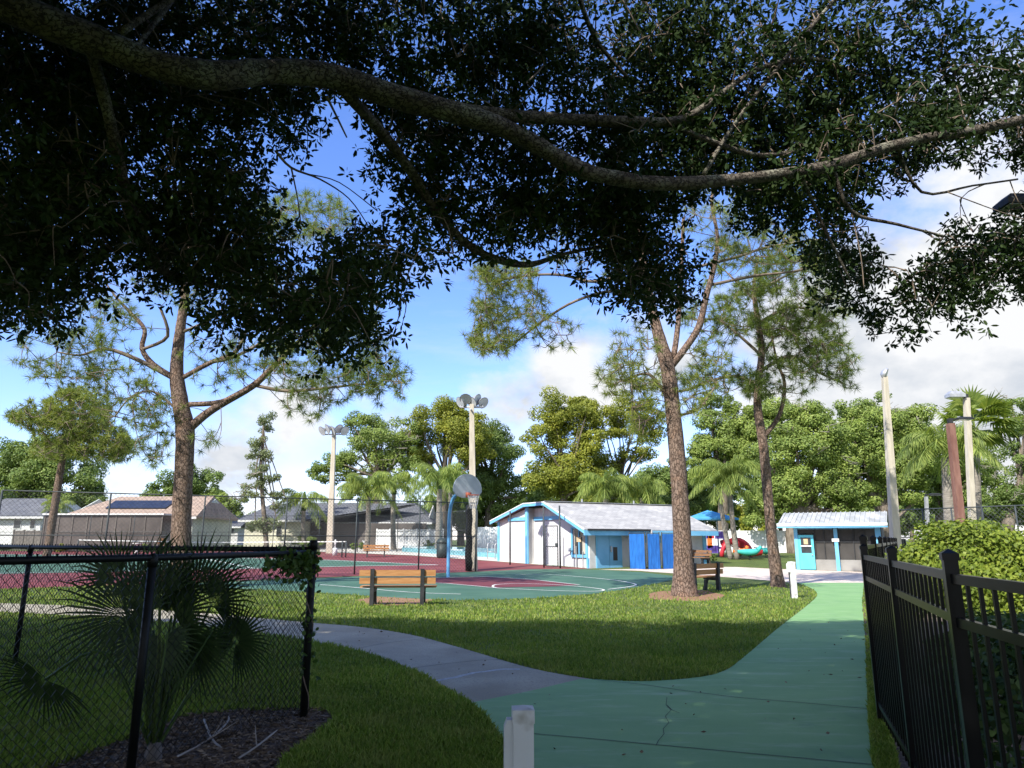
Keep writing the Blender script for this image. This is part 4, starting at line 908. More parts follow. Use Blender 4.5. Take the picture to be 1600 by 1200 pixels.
# ------------------------------------------------------------------ light poles
def flood_pole(label, base, top_px, rt, nl, dishr=.32, spread=.8, mat='concpole'):
    d = base.y; top = P(top_px[0], top_px[1], d); t = thing('light_pole', base, label, 'light pole', 'floodlight poles')
    r = pxm(rt, d); mb = MB(); k = 1
    vs = []
    for q, rr in ((base-Vector((0,0,.1)), r*1.35), (top, r*.75)):
        for i, j in ((-1,-1),(1,-1),(1,1),(-1,1)): vs.append(q+Vector((i*rr, j*rr, 0)))
    mb.raw(vs, [(3,2,1,0),(4,5,6,7),(0,1,5,4),(1,2,6,5),(2,3,7,6),(3,0,4,7)]); mb.build('shaft', mat, t)
    if nl > 1:
        mb = MB(); mb.tube([top+Vector((-spread,0,-.15)), top+Vector((spread,0,-.15))], .05, 6); mb.tube([top+Vector((0,-spread*.8,-.35)), top+Vector((0,spread*.8,-.35))], .05, 6); mb.build('cross_arm', 'galv', t, True)
    for k in range(nl):
        x = (-spread+2*spread*k/max(1,nl-1)) if nl > 1 else .1
        c = top+Vector((x, random.uniform(-.4,.1), .1+.15*(k % 2))); ax = Vector((random.uniform(-.6,.6)+.6*(1 if x > 0 else -1), -.5, -.45)).normalized()
        e1 = ax.cross(Vector((0,0,1))).normalized(); e2 = ax.cross(e1); mb = MB(); prof = ((.3,.09),(.22,.16),(.1,.27),(0,dishr))
        vs = []; N = 14
        for back, rr in prof:
            for j in range(N): a = 2*math.pi*j/N; vs.append(c-ax*back*dishr/.32*1.0+(e1*math.cos(a)+e2*math.sin(a))*rr*(1 if rr != dishr else 1))
        mb.raw(vs, [(i*N+j, i*N+(j+1)%N, (i+1)*N+(j+1)%N, (i+1)*N+j) for i in range(3) for j in range(N)]+[tuple(range(N))])
        o = mb.build('floodlight', 'galv', t, True)
        mb = MB(); mb.face([c+ax*.01+(e1*math.cos(2*math.pi*j/N)+e2*math.sin(2*math.pi*j/N))*dishr*.95 for j in range(N)]); mb.build('lens', 'lampglass', o)
        mb = MB(); mb.tube([c-ax*.2, top+Vector((x, 0, -.15)) if nl > 1 else top-Vector((0,0,.3))], .03, 5); mb.build('bracket', 'galv', o)
    return t
flood_pole('concrete floodlight pole behind the tennis net', GD(515,58), (522,676), 3.4, 5, .42, .95)
flood_pole('tall concrete floodlight pole behind the basketball backboard', A+Vector((-.15,.9,0)), (737,632), 4.6, 5, .33, .62)
flood_pole('leaning concrete light pole at the right end of the screened hut', GD(1403,30), (1382,588), 4.7, 1, .24)
# rusty lamp post, concrete lamp pole, and lamp head by the right edge
def arm_lamp(name, label, base, top, r, mat, arm, head, headmat='frame', group=None):
    t = thing(name, base, label, 'lamp post', group); mb = MB()
    vs = []
    for q, rr in ((base-Vector((0,0,.1)), r*1.15), (top, r)):
        for i, j in ((-1,-1),(1,-1),(1,1),(-1,1)): vs.append(q+Vector((i*rr, j*rr, 0)))
    mb.raw(vs, [(3,2,1,0),(4,5,6,7),(0,1,5,4),(1,2,6,5),(2,3,7,6),(3,0,4,7)]); mb.build('pole', mat, t)
    mb = MB(); mb.bar(top+Vector((0,0,.0)), top+Vector((0,0,.18)), r*1.3); mb.bar(top+Vector((0,0,.14)), top+arm, .05); mb.build('arm', 'frame', t)
    c = top+arm; s = 1 if arm.x > 0 else -1; hx, hy, hz = head; mb = MB()
    mb.box(c+Vector((s*hx/2,0,0)), (hx,hy,hz*.5))
    x0, x1 = c.x+min(0,s*hx), c.x+max(0,s*hx); z = c.z+hz*.25
    mb.raw([(x0,c.y-hy/2,z),(x1,c.y-hy/2,z),(x1,c.y+hy/2,z),(x0,c.y+hy/2,z),(x0+hx*.2,c.y-hy*.3,z+hz*.5),(x1-hx*.2,c.y-hy*.3,z+hz*.5),(x1-hx*.2,c.y+hy*.3,z+hz*.5),(x0+hx*.2,c.y+hy*.3,z+hz*.5)], [(4,5,6,7),(0,1,5,4),(1,2,6,5),(2,3,7,6),(3,0,4,7)])
    o = mb.build('lamp_head', headmat, t)
    mb = MB(); mb.box(c+Vector((s*hx/2,0,-hz*.25-.006)), (hx*.85,hy*.85,.012)); mb.build('lens', 'lampglass', o)
    return t
d = 24.0; arm_lamp('lamp_post', 'rusty brown lamp post leaning beside the thick palm', GD(1511,d), P(1485,662,d), pxm(4.6,d), 'rust', Vector((.2,0,.16)), (.55,.3,.09))
d = 33.0; arm_lamp('lamp_post', 'pale concrete lamp pole in front of the fan palm', GD(1523,d), P(1510,622,d), pxm(3.6,d), 'concpole', Vector((-.15,0,.1)), (.75,.45,.3), 'galv')
d = 44.0; arm_lamp('lamp_post', 'short grey lamp post behind the round bush', GD(1452,d), P(1447,776,d), pxm(2,d), 'galv', Vector((.2,0,.1)), (.7,.3,.14))
q = P(1564,320,8.6); top = Vector((q.x+1.5, 8.6, q.z-.02))
arm_lamp('lamp_post', 'lamp head poking in at the right edge under the oak leaves', Vector((top.x,8.6,0)), top-Vector((0,0,.1)), .06, 'frame', Vector((-1.05,0,.12)), (.46,.3,.16))
# ------------------------------------------------------------------ pool building
def pool_building():
    Cc = G(922,888.3); gdir = Vector((-.5,.866,0)); ldir = Vector((.866,.5,0)); z0 = 0.0
    t = thing('pool_building', Cc, 'long white pool building with sky blue trim and grey shingle roof', 'building')
    def at(g, l, z): q = Cc+gdir*g+ldir*l; return Vector((q.x, q.y, z))
    GW = 9.2; LL = 8.4; E = P(922,826,Cc.y).z; mid_g = 5.3; AP = P(838,790,(Cc+gdir*5.3).y).z
    mA, mB = 3.3, 5.5; slope = (AP-E)/mA; zEb = P(768,817,(Cc+gdir*9.6).y).z; slb = (AP-zEb)/(9.7-mB)
    wz0, wz1 = P(914,867,Cc.y).z, P(914,825.5,Cc.y).z
    # gable end wall in two planes: the left half stands forward, the right half is set back
    mb = MB(); g1 = 8.0; k = .45
    mb.prism([at(5.6,-k,0), at(GW,-k,0), at(GW,-k,zEb+.08), at(5.6,-k,AP-.16)], ldir*.66)
    mb.prism([at(0,0,0), at(0,LL,0), at(0,LL,E), at(0,0,E)], gdir*.2)              # long front wall
    mb.prism([at(.2,LL,0), at(GW,LL,0), at(GW,LL,E), at(mB,LL,AP-.12), at(mA,LL,AP-.12), at(.2,LL,E+.05)], ldir*-.2)
    mb.prism([at(GW,-k+.2,0), at(GW,LL-.2,0), at(GW,LL-.2,E), at(GW,-k+.2,E)], gdir*-.2)
    mb.build('wall', 'stucco', t)
    mb = MB(); mb.prism([at(.2,.02,0), at(5.6,.02,0), at(5.6,.02,AP-.16), at(mA,.02,AP-.16), at(.2,.02,E)], ldir*.18)
    for i in range(16): g = .5+i*.33; mb.bar(at(g,.01,.05), at(g,.01,min(E, E+g*slope)-.1), .04, .03)
    o = mb.build('batten_wall', 'batten', t); 
    # blue trim
    zb = P(817,811,(Cc+gdir*6).y).z
    for a_, b_, w_, t_ in ((at(5.62,-k-.03,0), at(5.62,-k-.03,AP-.1), .1, .28), (at(GW-.1,-k-.03,0), at(GW-.1,-k-.03,zEb+.06), .08, .2), (at(5.78,-k-.04,zb), at(min(GW-.25, mB+(AP-.25-zb)/slb),-k-.04,zb), .06, .2), (at(5.5,-.05,zb), at(2.3,-.05,zb), .06, .2),
                           (at(.12,-.04,0), at(.12,-.04,wz0-.18), .1, .16), (at(-.03,LL-.12,0), at(-.03,LL-.12,E), .24, .08)):
        mb = MB(); mb.bar(a_, b_, w_, t_, up=(0,0,1) if abs(a_.z-b_.z) < .1 else tuple(gdir)); mb.build('trim', 'blue', t)
    # roof: two slopes with overhang
    ov = .6; th = .12; Rl = LL+.4
    zE = E-slope*ov*.6
    gb = 9.7
    mb = MB(); fr = -.75
    mb.prism([at(-ov,fr,zE), at(mA,fr,AP), at(mA,fr,AP+th), at(-ov,fr,zE+th)], ldir*(Rl-fr))
    mb.prism([at(mB+.003,fr,AP), at(gb,fr,zEb), at(gb,fr,zEb+th), at(mB+.003,fr,AP+th)], ldir*(Rl-fr))
    mb.prism([at(mA+.003,fr,AP), at(mB-.003,fr,AP), at(mB-.003,fr,AP+th), at(mA+.003,fr,AP+th)], ldir*(Rl-fr))
    mb.build('roof', 'shingle', t)
    mb = MB(); f2 = fr-.06
    mb.prism([at(-ov-.02,f2,zE-.10), at(mA-.0,f2,AP-.08), at(mA,f2,AP+th*.6), at(-ov-.02,f2,zE+th*.6)], ldir*.055)
    mb.prism([at(mB+.01,f2,AP-.08), at(gb,f2,zEb-.10), at(gb,f2,zEb+th*.6), at(mB+.01,f2,AP+th*.6)], ldir*.055)
    mb.prism([at(mA+.005,f2,AP-.08), at(mB+.005,f2,AP-.08), at(mB+.005,f2,AP+th*.6), at(mA+.005,f2,AP+th*.6)], ldir*.055)
    mb.prism([at(-ov-.08,f2,zE-.2), at(-ov-.08,Rl,zE-.2), at(-ov-.08,Rl,zE+th*.5), at(-ov-.08,f2,zE+th*.5)], gdir*.06)
    mb.build('fascia', 'blue', t)
    mb = MB()
    mb.prism([at(-ov-.03,f2-.02,zE+th*.62), at(mA,f2-.02,AP+th*.62), at(mA,f2-.02,AP+th*1.15), at(-ov-.03,f2-.02,zE+th*1.15)], ldir*.08)
    mb.prism([at(mB+.01,f2-.02,AP+th*.62), at(gb,f2-.02,zEb+th*.62), at(gb,f2-.02,zEb+th*1.15), at(mB+.01,f2-.02,AP+th*1.15)], ldir*.08)
    mb.prism([at(mA+.005,f2-.02,AP+th*.62), at(mB+.005,f2-.02,AP+th*.62), at(mB+.005,f2-.02,AP+th*1.15), at(mA+.005,f2-.02,AP+th*1.15)], ldir*.08); mb.build('drip_edge', 'white', t)
    mb = MB(); mb.bar(at(mA,f2+.1,AP+th+.03), at(mA,Rl,AP+th+.03), .3, .03)
    for g in (2.5, 6.5): mb.tube([at(mA+.8,g,AP-.0), at(mA+.8,g,AP+.4)], .05, 6)
    mb.build('ridge_cap', 'galv', t)
    mb = MB(); mb.bar(at(-ov-.13,-.6,zE+.09), at(-ov-.13,3.6,zE+.09), .1, .1); mb.build('gutter', 'frame', t)
    mb = MB(); mb.tube([at(-ov-.13,3.65,zE+.08), at(-ov-.1,3.7,zE-.3)], .07, 6); mb.build('downspout', 'white', t)
    # window on the long wall, double door
    def lpos(px): # distance along long wall for a photo column
        k_ = ray(px, 860)[0]; return (k_*Cc.y-Cc.x)/(ldir.x-k_*ldir.y)
    def rect(l0, l1, za, zb_, g0, g1): return [at(g0,l0,za), at(g0,l1,za), at(g0,l1,zb_), at(g0,l0,zb_)], gdir*(g1-g0)
    wz0, wz1 = P(914,867,Cc.y).z, P(914,825.5,Cc.y).z
    def grect(g0, g1, za, zb_, a_, b_): return [at(g0,a_,za), at(g1,a_,za), at(g1,a_,zb_), at(g0,a_,zb_)], ldir*(b_-a_)
    l0, l1 = .3, 1.5
    w = MB()
    for r_ in ((l0-.16,l1+.16,wz0-.16,wz0), (l0-.16,l1+.16,wz1,wz1+.08), (l0-.16,l0,wz0,wz1), (l1,l1+.16,wz0,wz1), ((l0+l1)/2-.04,(l0+l1)/2+.04,wz0,wz1)): w.prism(*grect(*r_,-.06,.015))
    wo = w.build('window', 'blue', t)
    m_ = MB(); m_.prism(*grect(l0,l1,wz0,wz1,-.02,.012)); m_.build('pane', 'glass', wo)
    for c_ in ((l0+.05,l0+.3,wz0+.05,wz1-.3), (l1-.2,l1-.05,wz0+.05,wz1-.05)): m_ = MB(); m_.prism(*grect(*c_,-.034,-.024)); m_.build('curtain', 'curtain', wo)
    dz = P(950,827,Cc.y+1).z; d0, d1 = lpos(932.5), lpos(969.5)
    for a_, b_ in ((d0,(d0+d1)/2-.01), ((d0+d1)/2+.01,d1)):
        m_ = MB(); m_.prism(*rect(a_,b_,.03,dz,-.06,-.003)); do = m_.build('door', 'bdoor', t)
    m_ = MB(); m_.prism(*rect(d1-.55,d1-.27,.45,1.15,-.075,-.062)); m_.build('vent_grille', 'screen', do)
    m_ = MB(); m_.box(at(-.09,(d0+d1)/2+.1,1.05), (.08,.08,.3), R(30)); m_.build('handle', 'galv', do)
    m_ = MB(); m_.prism(*rect(d0-.07,d0-.003,.03,dz+.07,-.05,-.003)); m_.prism(*rect(d1+.003,d1+.07,.03,dz+.07,-.05,-.003)); m_.prism(*rect(d0-.003,d1+.003,dz+.003,dz+.07,-.05,-.003)); m_.build('door_frame', 'blue', t)
    # upper blue panels right of the door
    m_ = MB(); m_.prism(*rect(lpos(996),lpos(1013),E-.75,E-.32,-.04,-.003)); m_.prism(*rect(lpos(1020),lpos(1037),E-.75,E-.35,-.04,-.003)); m_.build('shutter_panel', 'bdoor', t)
    # wall light, pipes, plaque
    m_ = MB(); m_.lathe(at(4.4,-.12,zb+.75), [(.05,0),(.12,.05),(.1,.15),(.03,.2)], 8); m_.build('wall_light', 'frame', t)
    m_ = MB(); m_.box(at(.9,-.05,1.55), (.4,.03,.26), R(120)); m_.build('plaque', 'sign', t)
    m_ = MB()
    for g, hh in ((1.1,1.2),(.5,.95)): m_.tube([at(g,-.1,0), at(g,-.1,hh)], .03, 6)
    m_.build('standpipe', 'galv', t)
    m_ = MB(); m_.box(at(1.7,-.1,1.0), (.16,.1,.24), R(120)); m_.build('switch_box', 'galv', t)
    return Cc
BC = pool_building()
# blue windscreen enclosure
def blue_enclosure():
    t = thing('blue_enclosure', G(1012,889), 'bright blue windscreen panels around the equipment gate by the building', 'enclosure')
    pts = [G(985,888.5), G(1009,889.8), G(1013,889.8), G(1032,889.4), G(1036,889.4), G(1062,888.5)]; zt = P(1010,833,pts[1].y).z
    for i in (0, 2, 4):
        a, b = pts[i], pts[i+1]; mb = MB(); n = 9; vs = []
        nr = Vector((b.y-a.y, a.x-b.x, 0)).normalized()
        for z in (.06, .5*zt, zt-.04):
            for k in range(n): q = a.lerp(b, k/(n-1))+nr*(.03+.006*math.sin(k*2.4+z*3)); vs.append((q.x, q.y, z))
        vs2 = [(x-nr.x*.012, y-nr.y*.012, z) for x, y, z in vs]; m_ = len(vs)
        fs = [(r_*n+k, r_*n+k+1, (r_+1)*n+k+1, (r_+1)*n+k) for r_ in range(2) for k in range(n-1)]
        mb.raw(vs+vs2, fs+[tuple(m_+i_ for i_ in reversed(f)) for f in fs]); mb.build('windscreen', 'bmesh', t)
        mb = MB()
        for q in (a, b): mb.tube([q, Vector((q.x,q.y,zt+.05))], .035, 7)
        for z in (.08, .5*zt, zt): mb.tube([Vector((a.x,a.y,z)), Vector((b.x,b.y,z))], .02, 5)
        mb.build('gate_frame', 'fpost', t, True)
blue_enclosure()
# ------------------------------------------------------------------ screened hut
def hut():
    d0 = 37.5; a_ = ray(1243,860)[0]; O = Vector((a_*d0, d0, 0)); A_ = R(29); uu = Vector((math.cos(A_), -math.sin(A_), 0)); vv = Vector((math.sin(A_), math.cos(A_), 0)); zg = gz(d0)
    t = thing('screened_hut', O, 'turquoise trimmed screened hut with pale metal roof', 'hut', None, -A_)
    def X(px): k = ray(px, 860)[0]; return (k*O.y-O.x)/(uu.x-k*uu.y)
    def Z(py, px=1300): q = O+uu*X(px); return P(px, py, q.y).z
    L_ = 0.0; Rr = X(1380); W = Rr; ze = Z(821.5); dep = 3.4
    def B(m, x0, x1, y0, y1, z0, z1): m.box(((x0+x1)/2,(y0+y1)/2,(z0+z1)/2), (abs(x1-x0),abs(y1-y0),abs(z1-z0)))
    wl = Z(874.5)
    mb = MB(); B(mb, X(1273), W, .05, .17, zg, wl); mb.build('front_wall', 'kick', t, local=True)
    mb = MB(); B(mb, 0, .1, .2, dep, zg, ze-.06); mb.build('side_wall', 'stucco', t, local=True)
    mb = MB(); B(mb, 0, W, dep, dep+.1, zg, ze-.06); mb.build('back_wall', 'stucco', t, local=True)
    for px, w in ((1245.5,5),(1308,5),(1374.5,7)):
        mb = MB(); w = pxm(w, d0); B(mb, X(px)-w/2, X(px)+w/2, -.08, .08, zg, ze-.08); mb.build('post', 'blue', t, local=True)
    mb = MB(); B(mb, .09, X(1308)-.12, -.03, .07, ze-.16, ze-.08); B(mb, X(1308)+.12, X(1374.5)-.15, -.03, .07, ze-.16, ze-.08); mb.build('header', 'blue', t, local=True)
    mb = MB(); B(mb, X(1273), W, .10, .12, wl+.01, ze-.1); B(mb, .12, X(1273)-.02, .10, .12, Z(833), ze-.1); B(mb, W-.02, W, .2, dep-.02, zg+.1, ze-.1); mb.build('screen', 'screen', t, local=True)
    mb = MB(); B(mb, X(1274), X(1305), .05, .085, Z(847)-.02, Z(847)+.03); B(mb, X(1311), X(1371), .05, .085, Z(847)-.02, Z(847)+.03)
    for px in (1274.5, 1289, 1335, 1352): B(mb, X(px)-.02, X(px)+.02, .04, .08, wl, ze-.12)
    mb.build('screen_frame', 'frame', t, local=True)
    dx0, dx1 = X(1248.5), X(1272.5); zt = Z(836, 1260); w = dx1-dx0
    mb = MB(); B(mb, dx0, dx1, -.05, .02, zg+.04, zt); do = mb.build('door', 'bcyan', t, local=True)
    mb = MB(); B(mb, dx0+w*.17, dx1-w*.17, -.06, -.051, Z(864,1260), Z(840,1260)); mb.build('window', 'glass', do, local=True)
    mb = MB(); B(mb, dx0+w*.14, dx1-w*.14, -.072, -.061, Z(853,1260)-.03, Z(853,1260)+.03); mb.build('mullion', 'white', do, local=True)
    mb = MB(); B(mb, dx0+w*.36, dx0+w*.64, -.075, -.061, Z(850.5,1260), Z(842,1260)); mb.build('notice', 'sign', do, local=True)
    mb = MB(); mb.lathe((dx1-.1, -.1, Z(868,1260)), [(.02,0),(.04,.02),(.02,.06)], 8); mb.build('handle', 'galv', do, local=True)
    x = X(1306); mb = MB(); B(mb, x-.13, x+.2, -.11, -.085, Z(846.5), Z(841.5)); mb.build('notice', 'white', t, local=True)
    x0, x1 = X(1221), X(1391); zr = P(1300, 803.5, (O+uu*2+vv*1.7).y).z
    mb = MB(); mb.prism([(x0,-.6,ze-.02),(x0,1.7,zr),(x0,1.7,zr+.1),(x0,-.6,ze+.08)], (x1-x0,0,0)); mb.prism([(x0,1.703,zr),(x0,dep+.6,ze),(x0,dep+.6,ze+.1),(x0,1.703,zr+.1)], (x1-x0,0,0))
    for i in range(22): x = x0+.1+(x1-x0-.2)*i/21; mb.bar((x,-.59,ze+.1), (x,1.69,zr+.12), .05, .04)
    mb.build('roof', 'metalroof', t, local=True)
    mb = MB(); B(mb, x0-.03, x1+.03, -.655, -.605, ze-.1, ze+.13); mb.build('fascia', 'blue', t, local=True)
    mb = MB(); B(mb, x0-.03, x1+.03, -.69, -.657, ze-.02, ze+.12); mb.build('gutter', 'white', t, local=True)
hut()
# ------------------------------------------------------------------ houses beyond the courts
def house(label, d, x0, x1, ybase, yeave, yridge, wall, roof, dep=9, rx0=None, rx1=None, hip=0, gable_front=False, extras=None):
    """front wall faces the court; pixels give its outline at distance d"""
    zb = gz(d); X = lambda p: P(p, 830, d).x; Z = lambda y: P(x0, y, d).z
    a, b, ze, zr = X(x0), X(x1), Z(yeave), P(x0, yridge, d+dep/2).z
    t = thing('house', Vector(((a+b)/2, d, zb)), label, 'house', 'houses beyond the tennis court')
    mb = MB(); mb.box(((a+b)/2, d+dep/2, (zb+ze)/2-.05), (b-a, dep, ze-zb+.1))
    if gable_front: mb.prism([(a,d,ze),(b,d,ze),((a+b)/2,d,P(x0,yridge,d).z-.15)], (0,dep,0))
    elif not hip:
        for x in (a+.001, b-.101): mb.prism([(x,d+.1,ze),(x,d+dep-.1,ze),(x,d+dep/2,zr-.12)], (.1,0,0))
    mb.build('wall', wall, t); th = .14; o = .5; mb = MB()
    if gable_front:
        zr = P(x0,yridge,d).z; m_ = (a+b)/2; s = (zr-ze)/(m_-a)
        mb.prism([(a-o,d-o,ze-s*o),(m_,d-o,zr),(m_,d-o,zr+th),(a-o,d-o,ze-s*o+th)], (0,dep+2*o,0)); mb.prism([(b+o,d-o,ze-s*o),(m_+.002,d-o,zr),(m_+.002,d-o,zr+th),(b+o,d-o,ze-s*o+th)], (0,dep+2*o,0))
    else:
        r0 = X(rx0) if rx0 is not None else a-o; r1 = X(rx1) if rx1 is not None else b+o; s = (zr-ze)/(dep/2)
        e0, e1 = a-o, b+o
        F_ = [(e0,d-o,ze-s*o),(e1,d-o,ze-s*o),(r1,d+dep/2,zr),(r0,d+dep/2,zr),(e0,d+dep+o,ze-s*o),(e1,d+dep+o,ze-s*o)]
        T_ = [(x,y,z+th) for x,y,z in F_]
        mb.raw(F_+T_, [(6,7,8,9),(9,8,11,10),(7,11,8),(6,9,10),(0,3,2,1),(3,4,5,2),(1,2,5),(0,4,3),(0,1,7,6),(5,4,10,11),(1,5,11,7),(4,0,6,10)])
    mb.build('roof', roof, t)
    mb = MB()
    if gable_front:
        for x in (a-o, b+o): mb.bar((x,d-o-.03,ze-s*o+.03), (m_,d-o-.03,zr+.03), .05, .22)
    else: mb.bar((a-o,d-o-.03,ze-s*o+.02), (b+o,d-o-.03,ze-s*o+.02), .05, .2)
    mb.build('fascia', 'white', t)
    def win(px0, px1, y0, y1, mat='glass', nm='window', fr='white'):
        m = MB(); xa, xb, za, zb2 = X(px0), X(px1), Z(y1), Z(y0); m.box(((xa+xb)/2, d-.03, (za+zb2)/2), (xb-xa, .06, zb2-za)); w = m.build(nm, fr, t)
        m = MB(); m.box(((xa+xb)/2, d-.066, (za+zb2)/2), ((xb-xa)*.86, .012, (zb2-za)*.88)); m.build('pane', mat, w)
    return t, X, Z, win
t, X, Z, win = house('white house with dark hip roof at the far left', 70, -60, 62, 846, 806, 781, 'white', 'darkroof', 9, -50, 40); win(20,32,812,826); win(46,54,812,826)
t, X, Z, win = house('brown roofed house with solar panels and screened porch', 64, 102, 300, 846, 806, 778, 'greenwall', 'brownroof', 9, 138, 296)
d = 64; mb = MB(); mb.box(((X(96)+X(278))/2, d-1.6, Z(806)+.05), (X(278)-X(96), 2.6, .12)); mb.build('porch_roof', 'white', t)
mb = MB(); mb.box(((X(98)+X(276))/2, d-2.7, (Z(807)+gz(d))/2), (X(276)-X(98), .03, Z(807)-gz(d)-.02)); mb.box((X(98)-.01, d-1.4, (Z(807)+gz(d))/2), (.03,2.5,Z(807)-gz(d)-.02)); mb.build('porch_screen', 'screen2', t)
mb = MB()
for px in (99,120,141,163,185,206,228,250,275): mb.box((X(px), d-2.74, (Z(807)+gz(d))/2), (.09,.05,Z(807)-gz(d)-.02))
mb.box(((X(98)+X(276))/2, d-2.74, Z(832)), (X(276)-X(98)-.1,.04,.08)); mb.build('porch_post', 'woodgrey', t)
mb = MB(); a = P(178,784,66.5); b = P(270,784,66.5); s = (P(102,778,68.5).z-Z(806))/4.5
mb.prism([(a.x,d+1.2,Z(806)+s*1.2+.2),(b.x,d+1.2,Z(806)+s*1.2+.2),(b.x,d+3.1,Z(806)+s*3.1+.2),(a.x-.2,d+3.1,Z(806)+s*3.1+.2)], (0,0,.06)); mb.build('solar_panel', 'solar', t)
t, X, Z, win = house('small distant house with shuttered window between trees', 96, 318, 372, 846, 822, 806, 'stucco', 'darkroof', 8); win(343,354,826,836); win(360,366,826,834)
t, X, Z, win = house('beige house with dark roof, gable end wall to the left', 68, 382, 470, 848, 812, 789, 'beige', 'darkroof', 10, 395, 640); win(432,440,815,838); 
t, X, Z, win = house('long dark roofed house behind the left light pole', 72, 470, 668, 848, 815, 788, 'stucco', 'darkroof', 10, 455, 640); win(496,520,818,845,'screen2'); win(535,565,818,845,'screen2'); win(580,600,818,836)
mb = MB(); mb.box(((X(490)+X(668))/2, 71.0, (Z(818)+gz(71))/2), (X(668)-X(490), .04, Z(818)-gz(71))); mb.build('porch_screen', 'screen2', t)
t, X, Z, win = house('grey gabled house behind the white vinyl fence', 82, 618, 690, 848, 825, 800, 'galv', 'darkroof', 9, gable_front=True)
t, X, Z, win = house('dark low house behind the pool pole', 88, 730, 800, 850, 822, 812, 'screen2', 'darkroof', 8)
# fences around the yards
def board_fence(label, a, b, h, mat='vinylw', n=6, grp='board fences of the yards'):
    t = thing('board_fence', a, label, 'fence', grp); d = (b-a)/n; u = d.normalized(); rz = math.atan2(u.y, u.x)
    for i in range(n+1):
        q = a+d*i; mb = MB(); mb.box(q+Vector((0,0,h/2+.04)), (.13,.13,h+.08), rz); mb.build('post', mat, t)
    for i in range(n):
        p0, p1 = a+d*i+u*.066, a+d*(i+1)-u*.066; mb = MB(); k = max(3, int((p1-p0).length/.3))
        for j in range(k):
            q = p0.lerp(p1, (j+.5)/k); mb.box(q+Vector((0,0,h*.5)), ((p1-p0).length/k-.012, .03, h-.2), rz)
        for z in (.08, h-.06): mb.bar(p0+Vector((0,0,z)), p1+Vector((0,0,z)), .06, .12)
        mb.build('panel', mat, t)
board_fence('white vinyl fence in front of the grey gabled house', GD(588,70), GD(692,70), 1.75, n=5)
board_fence('white fence at the pool end behind the white building', GD(742,66), GD(795,64), 2.0, n=3)
board_fence('white vinyl fence in shade behind the playground', GD(1098,60), GD(1260,58), 1.75, 'vinylw', 8)
board_fence('weathered dark wood fence between the two left houses', GD(18,66), GD(98,65), 1.7, 'woodgrey', 5)
# ------------------------------------------------------------------ playground
def playground():
    d = 52.0; X = lambda p: P(p, 850, d).x; Z = lambda y: P(1110, y, d).z; zb = gz(d)
    t = thing('playground_set', Vector((X(1115), d, zb)), 'red and purple playground tower with blue pyramid canopy and slide', 'playground')
    x0, x1 = X(1098), X(1128)
    for x in (x0, x1):
        for y in (d-.9, d+.9): mb = MB(); mb.tube([(x,y,zb),(x,y,Z(811))], .055, 8); mb.build('post', 'vinylw', t, True)
    ap = (X(1109), d, Z(797)); e = Z(811); cs = [(X(1076),d-1.7,e),(X(1146),d-1.7,e),(X(1146),d+1.7,e),(X(1076),d+1.7,e)]
    mb = MB(); mb.raw(cs+[ap]+[(x,y,z-.1) for x,y,z in cs], [(0,1,4),(1,2,4),(2,3,4),(3,0,4),(0,5,6,1),(1,6,7,2),(2,7,8,3),(3,8,5,0),(5,8,7,6)]); mb.build('canopy', 'pcanopy', t)
    mb = MB(); mb.box(((x0+x1)/2, d, Z(856)), (x1-x0+.3, 2.0, .12)); mb.build('deck', 'ppurple', t)
    for xa, ya, w, h, mt in ((1094,835,14,12,'ppurple'),(1106,834,8,14,'pred'),(1118,836,12,11,'ppurple'),(1103,846,7,20,'porange'),(1107,858,16,11,'ppurple'),(1128,838,8,10,'ppurple')):
        mb = MB(); mb.box((X(xa), d-1.02, Z(ya)), (pxm(w,d), .06, pxm(h,d))); mb.box((X(xa), d-1.06, Z(ya)+.02), (pxm(w*.5,d), .03, pxm(h*.4,d))); mb.build('panel', mt, t)
    pts = catmull([Vector((X(1122),d-.9,Z(852))), Vector((X(1130),d-1.6,Z(850))), Vector((X(1142),d-2.2,Z(856))), Vector((X(1152),d-2.8,Z(866))), Vector((X(1164),d-3.2,zb+.2))], 5)
    mb = MB(); vs = []; N = 7
    for p_ in pts:
        for k in range(N): a = math.pi*(k/(N-1)); vs.append((p_.x, p_.y-.42*math.cos(a), p_.z+.34*(1-math.sin(a))))
    n = len(pts); f = [(i*N+k, i*N+k+1, (i+1)*N+k+1, (i+1)*N+k) for i in range(n-1) for k in range(N-1)]
    vs2 = [(x, y, z-.04) for x, y, z in vs]; m_ = len(vs); mb.raw(vs+vs2, f+[tuple(m_+i for i in reversed(q)) for q in f]); mb.build('slide', 'pred', t, True)
    mb = MB(); arc = [Vector((X(1118)+1.05-1.05*math.cos(a), d-1.4, Z(869)+1.15*math.sin(a))) for a in [math.pi*k/12 for k in range(13)]]; mb.tube(arc, .16, 8); mb.build('arch', 'pred', t, True)
    for k, px in enumerate((1152,1163,1174)): 
        mb = MB(); mb.tube([(X(px),d+.6,zb),(X(px)-.0,d+.6,Z(846+4*k))], .05, 6); mb.build('rail_post', 'vinylw', t, True)
    mb = MB(); mb.tube([(X(1140),d+.6,Z(842)),(X(1180),d+.6,Z(861))], .05, 6); mb.tube([(X(1140),d+.6,Z(850)),(X(1180),d+.6,Z(869))], .05, 6); mb.build('stair_rail', 'pred', t, True)
playground()
